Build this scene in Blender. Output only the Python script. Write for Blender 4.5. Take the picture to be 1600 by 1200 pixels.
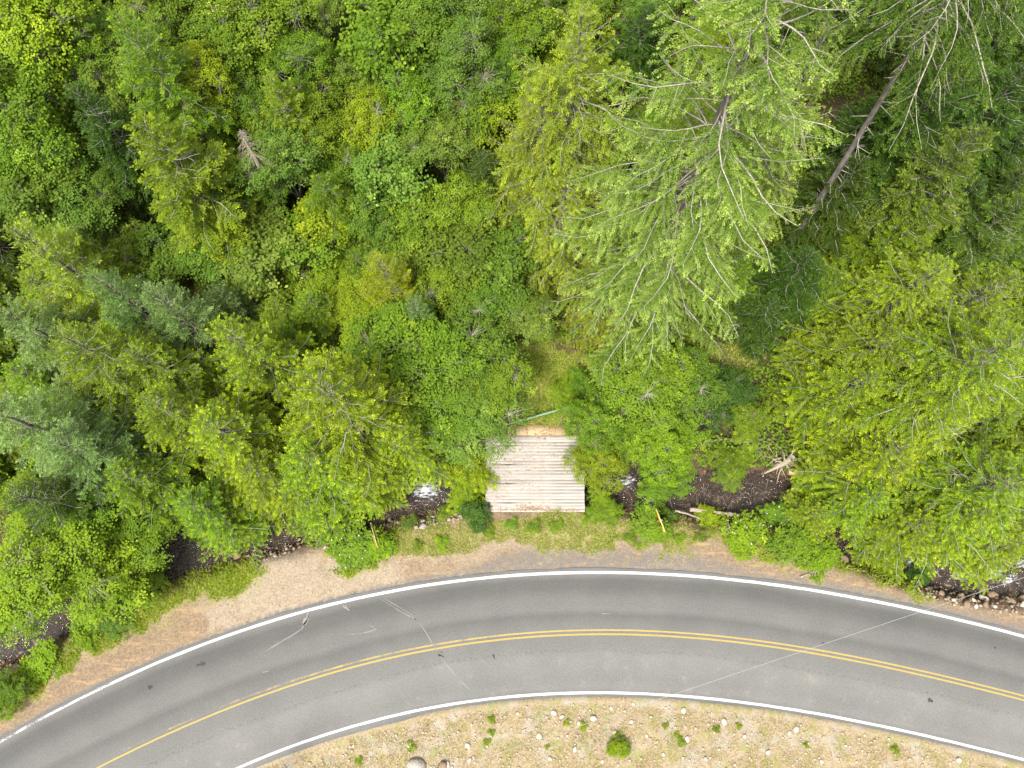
import bpy, math, random
import numpy as np
from math import radians, sin, cos, tan, pi

# ------------------------------------------------------------------ clear
for o in list(bpy.data.objects):
    bpy.data.objects.remove(o, do_unlink=True)
scene = bpy.context.scene
COL = scene.collection
rng = np.random.default_rng(7)
random.seed(7)

# ------------------------------------------------------------------ camera
CAM_H = 41.5
TILT = radians(14.0)
FPX = 1109.0                       # focal length in pixels of a 1600 px wide picture
cam_d = bpy.data.cameras.new('camera')
cam = bpy.data.objects.new('camera', cam_d)
COL.objects.link(cam)
cam.location = (0, 0, CAM_H)
cam.rotation_euler = (TILT, 0, 0)
cam_d.sensor_width = 36.0
cam_d.lens = FPX / 1600 * 36.0
cam_d.clip_start = 0.1
cam_d.clip_end = 3000
scene.camera = cam

# ------------------------------------------------------------------ world, sun, exposure
SUN_EL, SUN_AZ = radians(62), radians(215)      # azimuth clockwise from +y
world = bpy.data.worlds.new('World')
scene.world = world
world.use_nodes = True
wn = world.node_tree
for n in list(wn.nodes):
    wn.nodes.remove(n)
wo = wn.nodes.new('ShaderNodeOutputWorld')
wb = wn.nodes.new('ShaderNodeBackground')
ws = wn.nodes.new('ShaderNodeTexSky')
ws.sky_type = 'NISHITA'
ws.sun_disc = False
ws.sun_elevation = SUN_EL
ws.sun_rotation = SUN_AZ
ws.air_density = 1.0
ws.dust_density = 3.0
whs = wn.nodes.new('ShaderNodeHueSaturation')
whs.inputs['Saturation'].default_value = 0.12
wb.inputs['Strength'].default_value = 0.10
wn.links.new(ws.outputs[0], whs.inputs['Color'])
wn.links.new(whs.outputs[0], wb.inputs['Color'])
wn.links.new(wb.outputs[0], wo.inputs['Surface'])

sun_d = bpy.data.lights.new('sun', 'SUN')
sun_d.energy = 1.5
sun_d.angle = radians(10)
sun_d.color = (1.0, 0.95, 0.86)
sun = bpy.data.objects.new('sun', sun_d)
COL.objects.link(sun)
sun.location = (0, 0, 60)
sun.rotation_euler = (pi / 2 - SUN_EL, 0, pi - SUN_AZ)
scene.view_settings.view_transform = 'Standard'
scene.view_settings.look = 'None'
scene.view_settings.gamma = 1.0
scene.view_settings.exposure = 1.86
scene.view_settings.use_curve_mapping = False
scene.cycles.max_bounces = 6
scene.cycles.diffuse_bounces = 3
scene.cycles.glossy_bounces = 2
scene.cycles.transparent_max_bounces = 6
scene.cycles.caustics_reflective = False
scene.cycles.caustics_refractive = False

# ------------------------------------------------------------------ projection helpers (pixels of the 1600x1200 photo)
CT, ST = cos(TILT), sin(TILT)

def ray(px, py):
    x = (np.asarray(px, float) - 800) / FPX
    y = -(np.asarray(py, float) - 600) / FPX
    return x, y * CT + ST, y * ST - CT

def at(px, py, z=0.0):
    dx, dy, dz = ray(px, py)
    k = (np.asarray(z, float) - CAM_H) / dz
    return dx * k, dy * k

def proj(x, y, z):
    X = np.asarray(x, float); Y = np.asarray(y, float); Z = np.asarray(z, float) - CAM_H
    cy = Y * CT + Z * ST
    cz = -Y * ST + Z * CT
    return 800 + FPX * X / (-cz), 600 - FPX * cy / (-cz)

def depth(z):
    return CAM_H - z

# ------------------------------------------------------------------ numpy noise
_T = np.random.default_rng(99).random((256, 256))

def vnoise(x, y):
    x = np.asarray(x, float); y = np.asarray(y, float)
    xi = np.floor(x).astype(int); yi = np.floor(y).astype(int)
    fx = x - xi; fy = y - yi
    fx = fx * fx * (3 - 2 * fx); fy = fy * fy * (3 - 2 * fy)
    a = _T[xi & 255, yi & 255]; b = _T[(xi + 1) & 255, yi & 255]
    c = _T[xi & 255, (yi + 1) & 255]; d = _T[(xi + 1) & 255, (yi + 1) & 255]
    return (a * (1 - fx) + b * fx) * (1 - fy) + (c * (1 - fx) + d * fx) * fy

def fnoise(x, y, o=4):
    s = 0; a = 0.5
    for i in range(o):
        s = s + a * vnoise(x * 2 ** i + 17.3 * i, y * 2 ** i + 5.7 * i); a *= 0.5
    return s / (1 - 0.5 ** o)

def sstep(a, b, x):
    t = np.clip((np.asarray(x, float) - a) / (b - a), 0, 1)
    return t * t * (3 - 2 * t)

def inpoly(px, py, poly):
    px = np.asarray(px, float); py = np.asarray(py, float)
    c = np.zeros(px.shape, bool)
    n = len(poly); j = n - 1
    for i in range(n):
        xi, yi = poly[i]; xj, yj = poly[j]
        if yi != yj:
            m = ((yi > py) != (yj > py)) & (px < (xj - xi) * (py - yi) / (yj - yi) + xi)
            c ^= m
        j = i
    return c

def pdist(px, py, pts):
    """distance to a polyline and parameter along it"""
    px = np.asarray(px, float); py = np.asarray(py, float)
    best = np.full(px.shape, 1e9)
    for (ax, ay), (bx, by) in zip(pts[:-1], pts[1:]):
        dx, dy = bx - ax, by - ay
        t = np.clip(((px - ax) * dx + (py - ay) * dy) / (dx * dx + dy * dy), 0, 1)
        best = np.minimum(best, np.hypot(px - ax - t * dx, py - ay - t * dy))
    return best

def softpoly(px, py, poly, w=14.0):
    """1 inside, falling to 0 within w pixels of the outline (signed distance)"""
    d = pdist(px, py, list(poly) + [poly[0]])
    s = np.where(inpoly(px, py, poly), d, -d)
    return sstep(-w, w, s)

# ------------------------------------------------------------------ road axis (from the painted lines)
ctr_px = [(147, 1199), (210, 1167), (297, 1130), (399, 1088), (540, 1040), (680, 1009), (831, 994), (936, 988.5), (1070, 992.5),
          (1210, 1006), (1361, 1034.5), (1504, 1068), (1600, 1090)]
out_px = [(0, 1159), (108, 1100), (175, 1069), (252, 1033), (357, 992), (455, 960), (535, 940), (680, 913), (831, 898), (925, 894.5),
          (1065, 898), (1210, 914), (1361, 938), (1438, 955), (1600, 994.6)]
inn_px = [(371, 1200), (455, 1168), (535, 1138), (680, 1104), (831, 1087), (936, 1083), (1070, 1088), (1210, 1103), (1361, 1130),
          (1480, 1160), (1600, 1186)]

def fitline(pts, deg=5):
    p = np.array(pts); X, Y = at(p[:, 0], p[:, 1], 0.0)
    return np.polyfit(X / 30.0, Y, deg), X.min(), X.max()

def evalline(f, x):
    c, x0, x1 = f
    x = np.asarray(x, float)
    xc = np.clip(x, x0, x1)
    d = np.polyder(c)
    y = np.polyval(c, xc / 30.0); s = np.polyval(d, xc / 30.0) / 30.0
    e = x - xc
    return y + s * e - 0.004 * e * e
F_OUT, F_CTR, F_INN = fitline(out_px, 4), fitline(ctr_px, 4), fitline(inn_px, 4)
# use one axis and lateral offsets that come out of the fit
def y_out(x): return evalline(F_OUT, x)
def y_ctr(x): return evalline(F_CTR, x)
def y_inn(x): return evalline(F_INN, x)

# ------------------------------------------------------------------ stream course
stream_px = [(-260, 1120), (-140, 1060), (-60, 1015), (40, 985), (130, 935), (230, 880), (320, 852), (420, 822), (510, 800), (590, 782), (660, 766),
             (720, 752), (800, 745), (880, 748), (960, 758), (1040, 768), (1110, 775), (1180, 772), (1250, 790), (1320, 832), (1400, 868), (1480, 890),
             (1560, 893), (1660, 880), (1800, 860), (1950, 850)]
STREAM = [tuple(map(float, at(a, b, -1.1))) for a, b in stream_px]

BY0, BY1 = float(at(800, 800, 0)[1]), float(at(800, 681, 0)[1])

def ground_z(x, y):
    x = np.asarray(x, float); y = np.asarray(y, float)
    n = y - y_out(x) - 0.3                 # metres north of the asphalt
    s = y_inn(x) - 0.25 - y                # metres south of the asphalt
    z = np.where(n > 0, -0.12 * sstep(0, 2.5, n), 0.0)
    z = z + np.where(s > 0, 0.10 * np.clip(s, 0, 9) + 0.10 * sstep(0.2, 1.0, s) * (fnoise(x * .8, y * .8) - .4) * 1.6, 0)
    z = z + np.where(n > 0, sstep(1.0, 3, n) * 0.22 * (fnoise(x * .7 + 3, y * .7) - .5), 0)
    z = z + 0.26 * np.clip(y - 13.5, 0, 40) * sstep(13.5, 20, y) + sstep(8, 14, y) * 0.5 * (fnoise(x * .22, y * .22) - .5)
    d = pdist(x, y, STREAM) + 0.5 * (fnoise(x * .9 + 40, y * .9) - .5)
    z = z - 1.45 * np.exp(-(d / 1.75) ** 4) * sstep(0.4, 1.6, n)
    z = z + np.exp(-(d / 1.9) ** 4) * 0.16 * (fnoise(x * 2.3, y * 2.3, 3) - .5) * sstep(0.8, 2, n)
    ap = (1 - sstep(2.9, 3.6, np.abs(x - 1.25))) * sstep(BY0 - 1.6, BY0 - .7, y) * (1 - sstep(BY0 + .15, BY0 + .5, y)) + (1 - sstep(2.9, 3.6, np.abs(x - 1.25))) * sstep(BY1 - .5, BY1 - .1, y) * (1 - sstep(BY1 + 1.0, BY1 + 2, y))
    z = z * (1 - ap) + (-.028) * ap                  # earth brought up to both ends of the bridge deck
    z = np.where((n <= 0) & (s <= 0), -0.05, z - 0.012)
    return z

def gp(px, py, dz=0.0, it=4):
    """ground point seen at a pixel, or the foot of something that shows dz metres above it"""
    z = 0.0
    for _ in range(it):
        x, y = at(px, py, z + dz)
        z = float(ground_z(x, y))
    return float(x), float(y), z

# ------------------------------------------------------------------ mesh helpers
def np_mesh(name, V, faces, tint=None, smooth=False, attrs=None):
    me = bpy.data.meshes.new(name)
    V = np.ascontiguousarray(V, np.float32)
    if isinstance(faces, np.ndarray):
        faces = [faces]
    faces = [np.ascontiguousarray(f, np.int32) for f in faces if len(f)]
    nl = sum(f.size for f in faces); npoly = sum(len(f) for f in faces)
    me.vertices.add(len(V)); me.vertices.foreach_set('co', V.ravel())
    me.loops.add(nl); me.polygons.add(npoly)
    me.loops.foreach_set('vertex_index', np.concatenate([f.ravel() for f in faces]))
    tot = np.concatenate([np.full(len(f), f.shape[1], np.int32) for f in faces])
    start = np.concatenate([[0], np.cumsum(tot)[:-1]]).astype(np.int32)
    me.polygons.foreach_set('loop_start', start)
    if smooth:
        me.polygons.foreach_set('use_smooth', np.ones(npoly, bool))
    me.update(calc_edges=True)
    if tint is not None:
        a = me.color_attributes.new('tint', 'FLOAT_COLOR', 'POINT')
        t = np.ones((len(V), 4), np.float32); t[:, :3] = tint
        a.data.foreach_set('color', t.ravel())
    for k, v in (attrs or {}).items():
        a = me.attributes.new(k, 'FLOAT', 'POINT')
        a.data.foreach_set('value', np.ascontiguousarray(v, np.float32))
    return me

def add(name, me, parent=None, mat=None, loc=None, label=None, cat=None, group=None, kind=None):
    o = bpy.data.objects.new(name, me)
    COL.objects.link(o)
    if mat is not None:
        if not me.materials:
            me.materials.append(mat)
        elif me.materials[0] is not mat:
            o.material_slots[0].link = 'OBJECT'; o.material_slots[0].material = mat
    if parent is not None: o.parent = parent
    if loc is not None: o.location = loc
    tag(o, label, cat, group, kind)
    return o

def tag(o, label=None, cat=None, group=None, kind=None):
    if label: o['label'] = label
    if cat: o['category'] = cat
    if group: o['group'] = group
    if kind: o['kind'] = kind
    return o

def empty(name, loc, label=None, cat=None, group=None, rz=0.0):
    o = bpy.data.objects.new(name, None)
    COL.objects.link(o)
    o.empty_display_size = 0.3
    o.location = loc; o.rotation_euler = (0, 0, rz)
    return tag(o, label, cat, group)

def unit(v):
    return v / np.maximum(np.linalg.norm(v, axis=-1, keepdims=True), 1e-9)

class MB:
    """collects polygons for one mesh"""
    def __init__(s): s.V = []; s.F3 = []; s.F4 = []; s.n = 0
    def put(s, V, F):
        V = np.asarray(V, float); F = np.asarray(F, int)
        (s.F3 if F.shape[1] == 3 else s.F4).append(F + s.n)
        s.V.append(V); s.n += len(V)
    def box(s, c, d, R=None):
        x, y, z = [q / 2 for q in d]
        V = np.array([(-x, -y, -z), (x, -y, -z), (x, y, -z), (-x, y, -z), (-x, -y, z), (x, -y, z), (x, y, z), (-x, y, z)])
        if R is not None: V = V @ np.asarray(R).T
        s.put(V + np.array(c), [(0, 3, 2, 1), (4, 5, 6, 7), (0, 1, 5, 4), (1, 2, 6, 5), (2, 3, 7, 6), (3, 0, 4, 7)])
    def tube(s, P, r, k=8, cap=True):
        P = np.asarray(P, float); m = len(P)
        r = np.broadcast_to(np.asarray(r, float), (m,))
        T = unit(np.gradient(P, axis=0))
        ref = np.array([0, 0, 1.0]) if abs(T[0][2]) < .9 else np.array([1.0, 0, 0])
        A = unit(np.cross(T, ref)); B = np.cross(T, A)
        th = np.arange(k) * 2 * pi / k
        V = (P[:, None] + r[:, None, None] * (A[:, None] * np.cos(th)[None, :, None] + B[:, None] * np.sin(th)[None, :, None])).reshape(-1, 3)
        i = np.arange(m - 1)[:, None] * k; j = np.arange(k)[None, :]; j2 = (j + 1) % k
        F = np.stack([i + j, i + j2, i + k + j2, i + k + j], -1).reshape(-1, 4)
        s.put(V, F)
        if cap:
            for e, fl in ((0, 1), (m - 1, 0)):
                c = np.vstack([V[e * k:(e + 1) * k], P[e]])
                f = [(q, (q + 1) % k, k) if not fl else ((q + 1) % k, q, k) for q in range(k)]
                s.put(c, f)
    def mesh(s, name, smooth=False, tint=None, attrs=None):
        V = np.concatenate(s.V)
        F = []
        if s.F3: F.append(np.concatenate(s.F3))
        if s.F4: F.append(np.concatenate(s.F4))
        return np_mesh(name, V, F, tint, smooth, attrs)

# ------------------------------------------------------------------ materials
def newmat(name):
    m = bpy.data.materials.new(name); m.use_nodes = True
    nt = m.node_tree
    for n in list(nt.nodes): nt.nodes.remove(n)
    out = nt.nodes.new('ShaderNodeOutputMaterial')
    return m, nt, out

def N(nt, t, **kw):
    n = nt.nodes.new(t)
    for k, v in kw.items():
        if k in n.inputs.keys(): n.inputs[k].default_value = v
        else: setattr(n, k, v)
    return n

def L(nt, a, b): nt.links.new(a, b)

def rgb(c): return (c[0], c[1], c[2], 1.0)

def mixc(nt, fac, a, b, mode='MIX'):
    n = nt.nodes.new('ShaderNodeMix'); n.data_type = 'RGBA'; n.blend_type = mode
    for sock, v in ((n.inputs['Factor'], fac), (n.inputs['A'], a), (n.inputs['B'], b)):
        pass
    fs = n.inputs[0]; A = n.inputs[6]; B = n.inputs[7]
    for s_, v in ((fs, fac), (A, a), (B, b)):
        if hasattr(v, 'is_output') or isinstance(v, bpy.types.NodeSocket): nt.links.new(v, s_)
        elif isinstance(v, (tuple, list)): s_.default_value = rgb(v)
        else: s_.default_value = v
    return n.outputs[2]

def mth(nt, op, a, b=0.0, clamp=False):
    n = nt.nodes.new('ShaderNodeMath'); n.operation = op; n.use_clamp = clamp
    for i, v in enumerate((a, b)):
        if isinstance(v, bpy.types.NodeSocket): nt.links.new(v, n.inputs[i])
        else: n.inputs[i].default_value = v
    return n.outputs[0]

def noise(nt, scale, detail=4, rough=.55, coord='Object', vec=None, stretch=None):
    n = nt.nodes.new('ShaderNodeTexNoise')
    n.inputs['Scale'].default_value = scale; n.inputs['Detail'].default_value = detail; n.inputs['Roughness'].default_value = rough
    if vec is None:
        tc = nt.nodes.new('ShaderNodeTexCoord'); vec = tc.outputs[coord]
    if stretch:
        mp = nt.nodes.new('ShaderNodeMapping'); mp.inputs['Scale'].default_value = stretch
        nt.links.new(vec, mp.inputs['Vector']); vec = mp.outputs[0]
    nt.links.new(vec, n.inputs['Vector'])
    return n.outputs['Fac']

def ramp(nt, fac, lo, hi):
    n = nt.nodes.new('ShaderNodeMapRange'); n.interpolation_type = 'SMOOTHSTEP'
    nt.links.new(fac, n.inputs[0]); n.inputs[1].default_value = lo; n.inputs[2].default_value = hi
    return n.outputs[0]

def attr(nt, name, out='Fac'):
    n = nt.nodes.new('ShaderNodeAttribute'); n.attribute_name = name
    return n.outputs[out]

def principled(nt, out, col, rough=.8, spec=.3, bump=None, bstr=.3, bdist=.02):
    p = nt.nodes.new('ShaderNodeBsdfPrincipled')
    if isinstance(col, bpy.types.NodeSocket): nt.links.new(col, p.inputs['Base Color'])
    else: p.inputs['Base Color'].default_value = rgb(col)
    if isinstance(rough, bpy.types.NodeSocket): nt.links.new(rough, p.inputs['Roughness'])
    else: p.inputs['Roughness'].default_value = rough
    p.inputs['Specular IOR Level'].default_value = spec
    if bump is not None:
        b = nt.nodes.new('ShaderNodeBump'); b.inputs['Strength'].default_value = bstr; b.inputs['Distance'].default_value = bdist
        nt.links.new(bump, b.inputs['Height']); nt.links.new(b.outputs[0], p.inputs['Normal'])
    if out is not None: nt.links.new(p.outputs[0], out.inputs['Surface'])
    return p

def leafmat(name, dark, light, tip, trans=.20, jitter=.14):
    """leaf colour: light/dark by leaf and clump, young growth at the tips"""
    m, nt, out = newmat(name)
    a = nt.nodes.new('ShaderNodeAttribute'); a.attribute_name = 'tint'
    sp = nt.nodes.new('ShaderNodeSeparateColor'); L(nt, a.outputs['Color'], sp.inputs[0])
    f = mth(nt, 'ADD', mth(nt, 'MULTIPLY', sp.outputs[0], .5), mth(nt, 'MULTIPLY', sp.outputs[2], .5))
    c = mixc(nt, f, dark, light)
    c = mixc(nt, sp.outputs[1], c, tip)
    oi = nt.nodes.new('ShaderNodeObjectInfo')
    hs = nt.nodes.new('ShaderNodeHueSaturation')
    L(nt, c, hs.inputs['Color'])
    L(nt, mth(nt, 'ADD', mth(nt, 'MULTIPLY', oi.outputs['Random'], jitter * 2), 1 - jitter), hs.inputs['Value'])
    L(nt, mth(nt, 'ADD', mth(nt, 'MULTIPLY', mth(nt, 'FRACT', mth(nt, 'MULTIPLY', oi.outputs['Random'], 7.31)), .027), .476), hs.inputs['Hue'])
    p = principled(nt, None, hs.outputs[0], .6, .12)
    t = nt.nodes.new('ShaderNodeBsdfTranslucent')
    tc = nt.nodes.new('ShaderNodeHueSaturation'); tc.inputs['Value'].default_value = 1.25; tc.inputs['Hue'].default_value = .49
    L(nt, hs.outputs[0], tc.inputs['Color']); L(nt, tc.outputs[0], t.inputs['Color'])
    mx = nt.nodes.new('ShaderNodeMixShader'); mx.inputs[0].default_value = trans
    L(nt, p.outputs[0], mx.inputs[1]); L(nt, t.outputs[0], mx.inputs[2])
    L(nt, mx.outputs[0], out.inputs['Surface'])
    return m

def simple(name, c1, c2, scale=6, rough=.8, spec=.3, bstr=.4, bdist=.02, stretch=None, detail=5):
    m, nt, out = newmat(name)
    n = noise(nt, scale, detail, .6, stretch=stretch)
    col = mixc(nt, ramp(nt, n, .3, .7), c1, c2)
    principled(nt, out, col, rough, spec, n, bstr, bdist)
    return m

M = {}
M['lime'] = leafmat('leaf_lime', (.075, .145, .006), (.20, .31, .011), (.32, .41, .018))
M['yellow'] = leafmat('leaf_yellow_green', (.10, .17, .006), (.25, .34, .012), (.38, .44, .018))
M['green'] = leafmat('leaf_green', (.045, .11, .007), (.155, .265, .014), (.26, .37, .028))
M['mid'] = leafmat('leaf_mid_green', (.035, .09, .008), (.125, .22, .018), (.22, .32, .035))
M['grey'] = leafmat('leaf_grey_green', (.045, .10, .010), (.155, .25, .03), (.28, .37, .065))
M['dark'] = leafmat('leaf_dark_green', (.018, .06, .008), (.065, .145, .018), (.12, .22, .04))
M['fir_yellow'] = leafmat('needle_yellow_green', (.052, .11, .005), (.145, .24, .010), (.35, .47, .016))
M['fir_olive'] = leafmat('needle_olive', (.06, .11, .007), (.175, .25, .014), (.33, .41, .028))
M['fir_blue'] = leafmat('needle_blue_green', (.040, .10, .013), (.13, .225, .042), (.30, .42, .14))
M['fir_pale'] = leafmat('needle_pale_green', (.05, .10, .010), (.165, .25, .028), (.37, .475, .09))
M['fir_green'] = leafmat('needle_green', (.04, .10, .005), (.12, .215, .010), (.29, .42, .018))
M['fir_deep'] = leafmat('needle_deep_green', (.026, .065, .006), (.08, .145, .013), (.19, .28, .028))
M['fir_dark_shade'] = leafmat('needle_dark_shade', (.014, .040, .004), (.042, .09, .008), (.10, .18, .014))  # dark needles, lowered further so the deep understory shade is in the colour
M['grass'] = leafmat('grass_blade', (.11, .20, .008), (.28, .39, .018), (.46, .42, .14), .25, .02)
M['straw'] = leafmat('dry_grass_blade', (.24, .18, .08), (.40, .32, .16), (.44, .36, .20), .15, .02)
M['fern'] = leafmat('undergrowth_leaf', (.06, .14, .008), (.15, .26, .015), (.24, .36, .025), .3, .02)
M['bark'] = simple('bark_brown', (.07, .060, .050), (.155, .138, .12), 9, .9, .2, .8, .04, (1, 1, .25))
M['bark_pale'] = simple('bark_pale_grey', (.22, .195, .155), (.46, .42, .36), 14, .9, .2, .5, .02)
M['deadwood'] = simple('weathered_wood', (.20, .155, .115), (.42, .35, .28), 7, .9, .2, .6, .02, (1, 6, 6))
M['rock_brown'] = simple('rock_brown', (.13, .085, .05), (.30, .22, .14), 5, .75, .4, .7, .04)
M['rock_wet'] = simple('rock_wet', (.035, .028, .02), (.13, .09, .055), 5, .3, .5, .7, .04)
M['rock_pale'] = simple('rock_pale', (.36, .31, .25), (.55, .49, .42), 5, .85, .3, .7, .03)
M['rock_grey'] = simple('rock_grey', (.20, .185, .16), (.40, .37, .32), 5, .85, .3, .7, .03)

# ------------------------------------------------------------------ GROUND
G1 = [(0, 1112), (0, 1060), (60, 1030), (180, 960), (270, 900), (340, 880), (412, 878), (425, 902), (380, 922), (300, 940), (230, 980), (150, 1012), (70, 1060), (25, 1112)]
G2 = [(485, 835), (560, 812), (612, 822), (618, 872), (572, 884), (545, 890), (512, 868)]
G3 = [(600, 828), (680, 805), (740, 812), (800, 802), (920, 802), (1000, 805), (1070, 815), (1090, 858), (980, 858), (870, 856), (800, 848), (720, 856), (660, 876), (610, 870)]
G4 = [(1075, 815), (1180, 800), (1230, 850), (1300, 868), (1360, 880), (1440, 905), (1465, 935), (1400, 922), (1300, 892), (1220, 885), (1140, 862)]
G5 = [(800, 535), (905, 535), (925, 580), (890, 640), (875, 668), (798, 668), (788, 620)]
G5b = [(1075, 528), (1205, 518), (1195, 575), (1095, 582)]
G6 = [(255, 428), (560, 428), (570, 485), (255, 478)]
SAND = [(400, 892), (470, 845), (500, 872), (540, 892), (565, 880), (612, 878), (640, 905), (600, 925), (500, 950), (400, 982), (330, 985), (322, 950)]
SAND2 = [(640, 870), (760, 845), (860, 852), (1080, 862), (1080, 872), (860, 866), (740, 872), (640, 895)]

def build_ground():
    def axis(a, b, step, far):
        f = np.arange(a, b + step / 2, step)
        ext = []; s = step; p = 0
        while p < far:
            s *= 1.45; p += s; ext.append(p)
        ext = np.array(ext)
        return np.concatenate([a - ext[::-1], f, b + ext])
    xs = axis(-31, 31, .16, 420); ys = axis(-17, 30, .16, 420)
    X, Y = np.meshgrid(xs, ys)
    x, y = X.ravel(), Y.ravel()
    z = ground_z(x, y)
    far = np.maximum(np.hypot(x, y) - 60, 0)
    z = np.where(far > 0, np.clip(z, -2, 14), z)
    nx, ny = len(xs), len(ys)
    i = np.arange(ny - 1)[:, None] * nx + np.arange(nx - 1)[None]
    F = np.stack([i, i + 1, i + nx + 1, i + nx], -1).reshape(-1, 4)
    px, py = proj(x, y, z)
    nz = (fnoise(x * 1.1, y * 1.1, 4) - .5)
    jx, jy = px + nz * 60, py + (fnoise(x * 1.1 + 50, y * 1.1 + 9, 4) - .5) * 60
    n = y - y_out(x) - .3; s = y_inn(x) - .25 - y
    grass = np.zeros_like(x)
    for g, k in ((G1, 1), (G2, 1), (G3, .55), (G4, .75), (G5, .9), (G5b, .45), (G6, .8)):
        grass = np.maximum(grass, k * softpoly(jx, jy, g, 22))
    sand = np.maximum(softpoly(jx, jy, SAND, 12), .6 * softpoly(jx, jy, SAND2, 10))
    gw = .12 + .18 * sstep(560, 700, px) + .8 * sstep(700, 830, px) * (1 - sstep(1050, 1200, px)) + .3 * nz
    gravel = np.where(n > -.2, 1 - sstep(gw * .5, gw * 1.4, n), 0)
    verge = np.where(n > -.3, 1 - sstep(2.6, 4.2, n + nz * 1.6), 0)          # bare brown verge earth
    bank = sstep(-.3, .2, s)
    d = pdist(x, y, STREAM) + .5 * (fnoise(x * .9 + 40, y * .9) - .5)
    wet = (1 - sstep(1.2, 2.3, d)) * (n > .5)
    me = np_mesh('ground', np.stack([x, y, z], 1), F, smooth=True,
                 attrs=dict(grass=grass, sand=sand, gravel=gravel, verge=verge, bank=bank, wet=wet))
    m, nt, out = newmat('earth')
    big = noise(nt, .9, 5); fine = noise(nt, 9, 6, .7); peb = noise(nt, 30, 3, .7)
    vor = nt.nodes.new('ShaderNodeTexVoronoi'); vor.inputs['Scale'].default_value = 11
    tc = nt.nodes.new('ShaderNodeTexCoord'); L(nt, tc.outputs['Object'], vor.inputs['Vector'])
    litter = mixc(nt, ramp(nt, fine, .3, .7), (.035, .028, .012), (.10, .075, .035))
    green = mixc(nt, ramp(nt, fine, .35, .65), (.12, .16, .015), (.28, .29, .06))
    green = mixc(nt, ramp(nt, big, .5, .7), green, (.36, .31, .14))
    brown = mixc(nt, ramp(nt, fine, .3, .7), (.15, .105, .066), (.28, .21, .14))
    brown = mixc(nt, ramp(nt, noise(nt, 2.2, 5, .7, stretch=(.35, 1.6, 1)), .52, .66), brown, (.33, .225, .125))
    grav = mixc(nt, ramp(nt, peb, .3, .7), (0.092, 0.084, 0.076), (0.218, 0.197, 0.172))
    beige = mixc(nt, ramp(nt, fine, .3, .7), (.23, .18, .125), (.36, .295, .215))
    dry = mixc(nt, ramp(nt, fine, .3, .7), (.22, .165, .095), (.38, .31, .205))
    dry = mixc(nt, ramp(nt, big, .48, .62), dry, mixc(nt, ramp(nt, peb, .35, .65), (0.235, 0.193, 0.143), (0.420, 0.370, 0.294)))
    dry = mixc(nt, mth(nt, 'MULTIPLY', ramp(nt, noise(nt, 1.1, 5, .7), .50, .64), .6), dry, (.22, .23, .06))
    bed = mixc(nt, ramp(nt, vor.outputs['Distance'], .15, .6), (.14, .098, .06), (.028, .02, .013))
    bed = mixc(nt, ramp(nt, big, .45, .65), bed, (.15, .10, .055))
    c = mixc(nt, attr(nt, 'verge'), litter, brown)
    c = mixc(nt, attr(nt, 'sand'), c, beige)
    gm = mth(nt, 'MULTIPLY', attr(nt, 'gravel'), ramp(nt, noise(nt, 3.0, 4, .7), .3, .6))
    c = mixc(nt, gm, c, grav)
    gr = mth(nt, 'MULTIPLY', attr(nt, 'grass'), ramp(nt, mth(nt, 'ADD', fine, mth(nt, 'MULTIPLY', attr(nt, 'grass'), .5)), .42, .8))
    c = mixc(nt, gr, c, green)
    c = mixc(nt, attr(nt, 'bank'), c, dry)
    c = mixc(nt, attr(nt, 'wet'), c, bed)
    h = mth(nt, 'ADD', fine, mth(nt, 'MULTIPLY', peb, .6))
    principled(nt, out, c, .92, .15, h, .7, .06)
    add('ground', me, mat=m, kind='structure')
build_ground()

# ------------------------------------------------------------------ ROAD and its painted lines
def ribbon(name, ya, yb, z, x0=-70, x1=70, step=.25, thick=None):
    xs = np.arange(x0, x1, step)
    a, b = ya(xs), yb(xs)
    K = 13
    V = []; u = []
    for k in range(K):
        t = k / (K - 1)
        V.append(np.stack([xs, a * (1 - t) + b * t, np.full_like(xs, z)], 1)); u.append(np.full_like(xs, t))
    V = np.concatenate(V); u = np.concatenate(u)
    n = len(xs)
    i = np.arange(K - 1)[:, None] * n + np.arange(n - 1)[None]
    F = np.stack([i, i + n, i + n + 1, i + 1], -1).reshape(-1, 4)
    return np_mesh(name, V, F, attrs=dict(across=u))

def edge_out(x): return y_out(x) + .24 + .10 * (fnoise(x * .9, x * 0 + 3, 4) - .5)
def edge_inn(x):
    px = proj(x, y_inn(x), 0)[0]
    return y_inn(x) - .20 - .42 * (1 - sstep(520, 700, px)) + .10 * (fnoise(x * 1.1, x * 0 + 8, 4) - .5)

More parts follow.
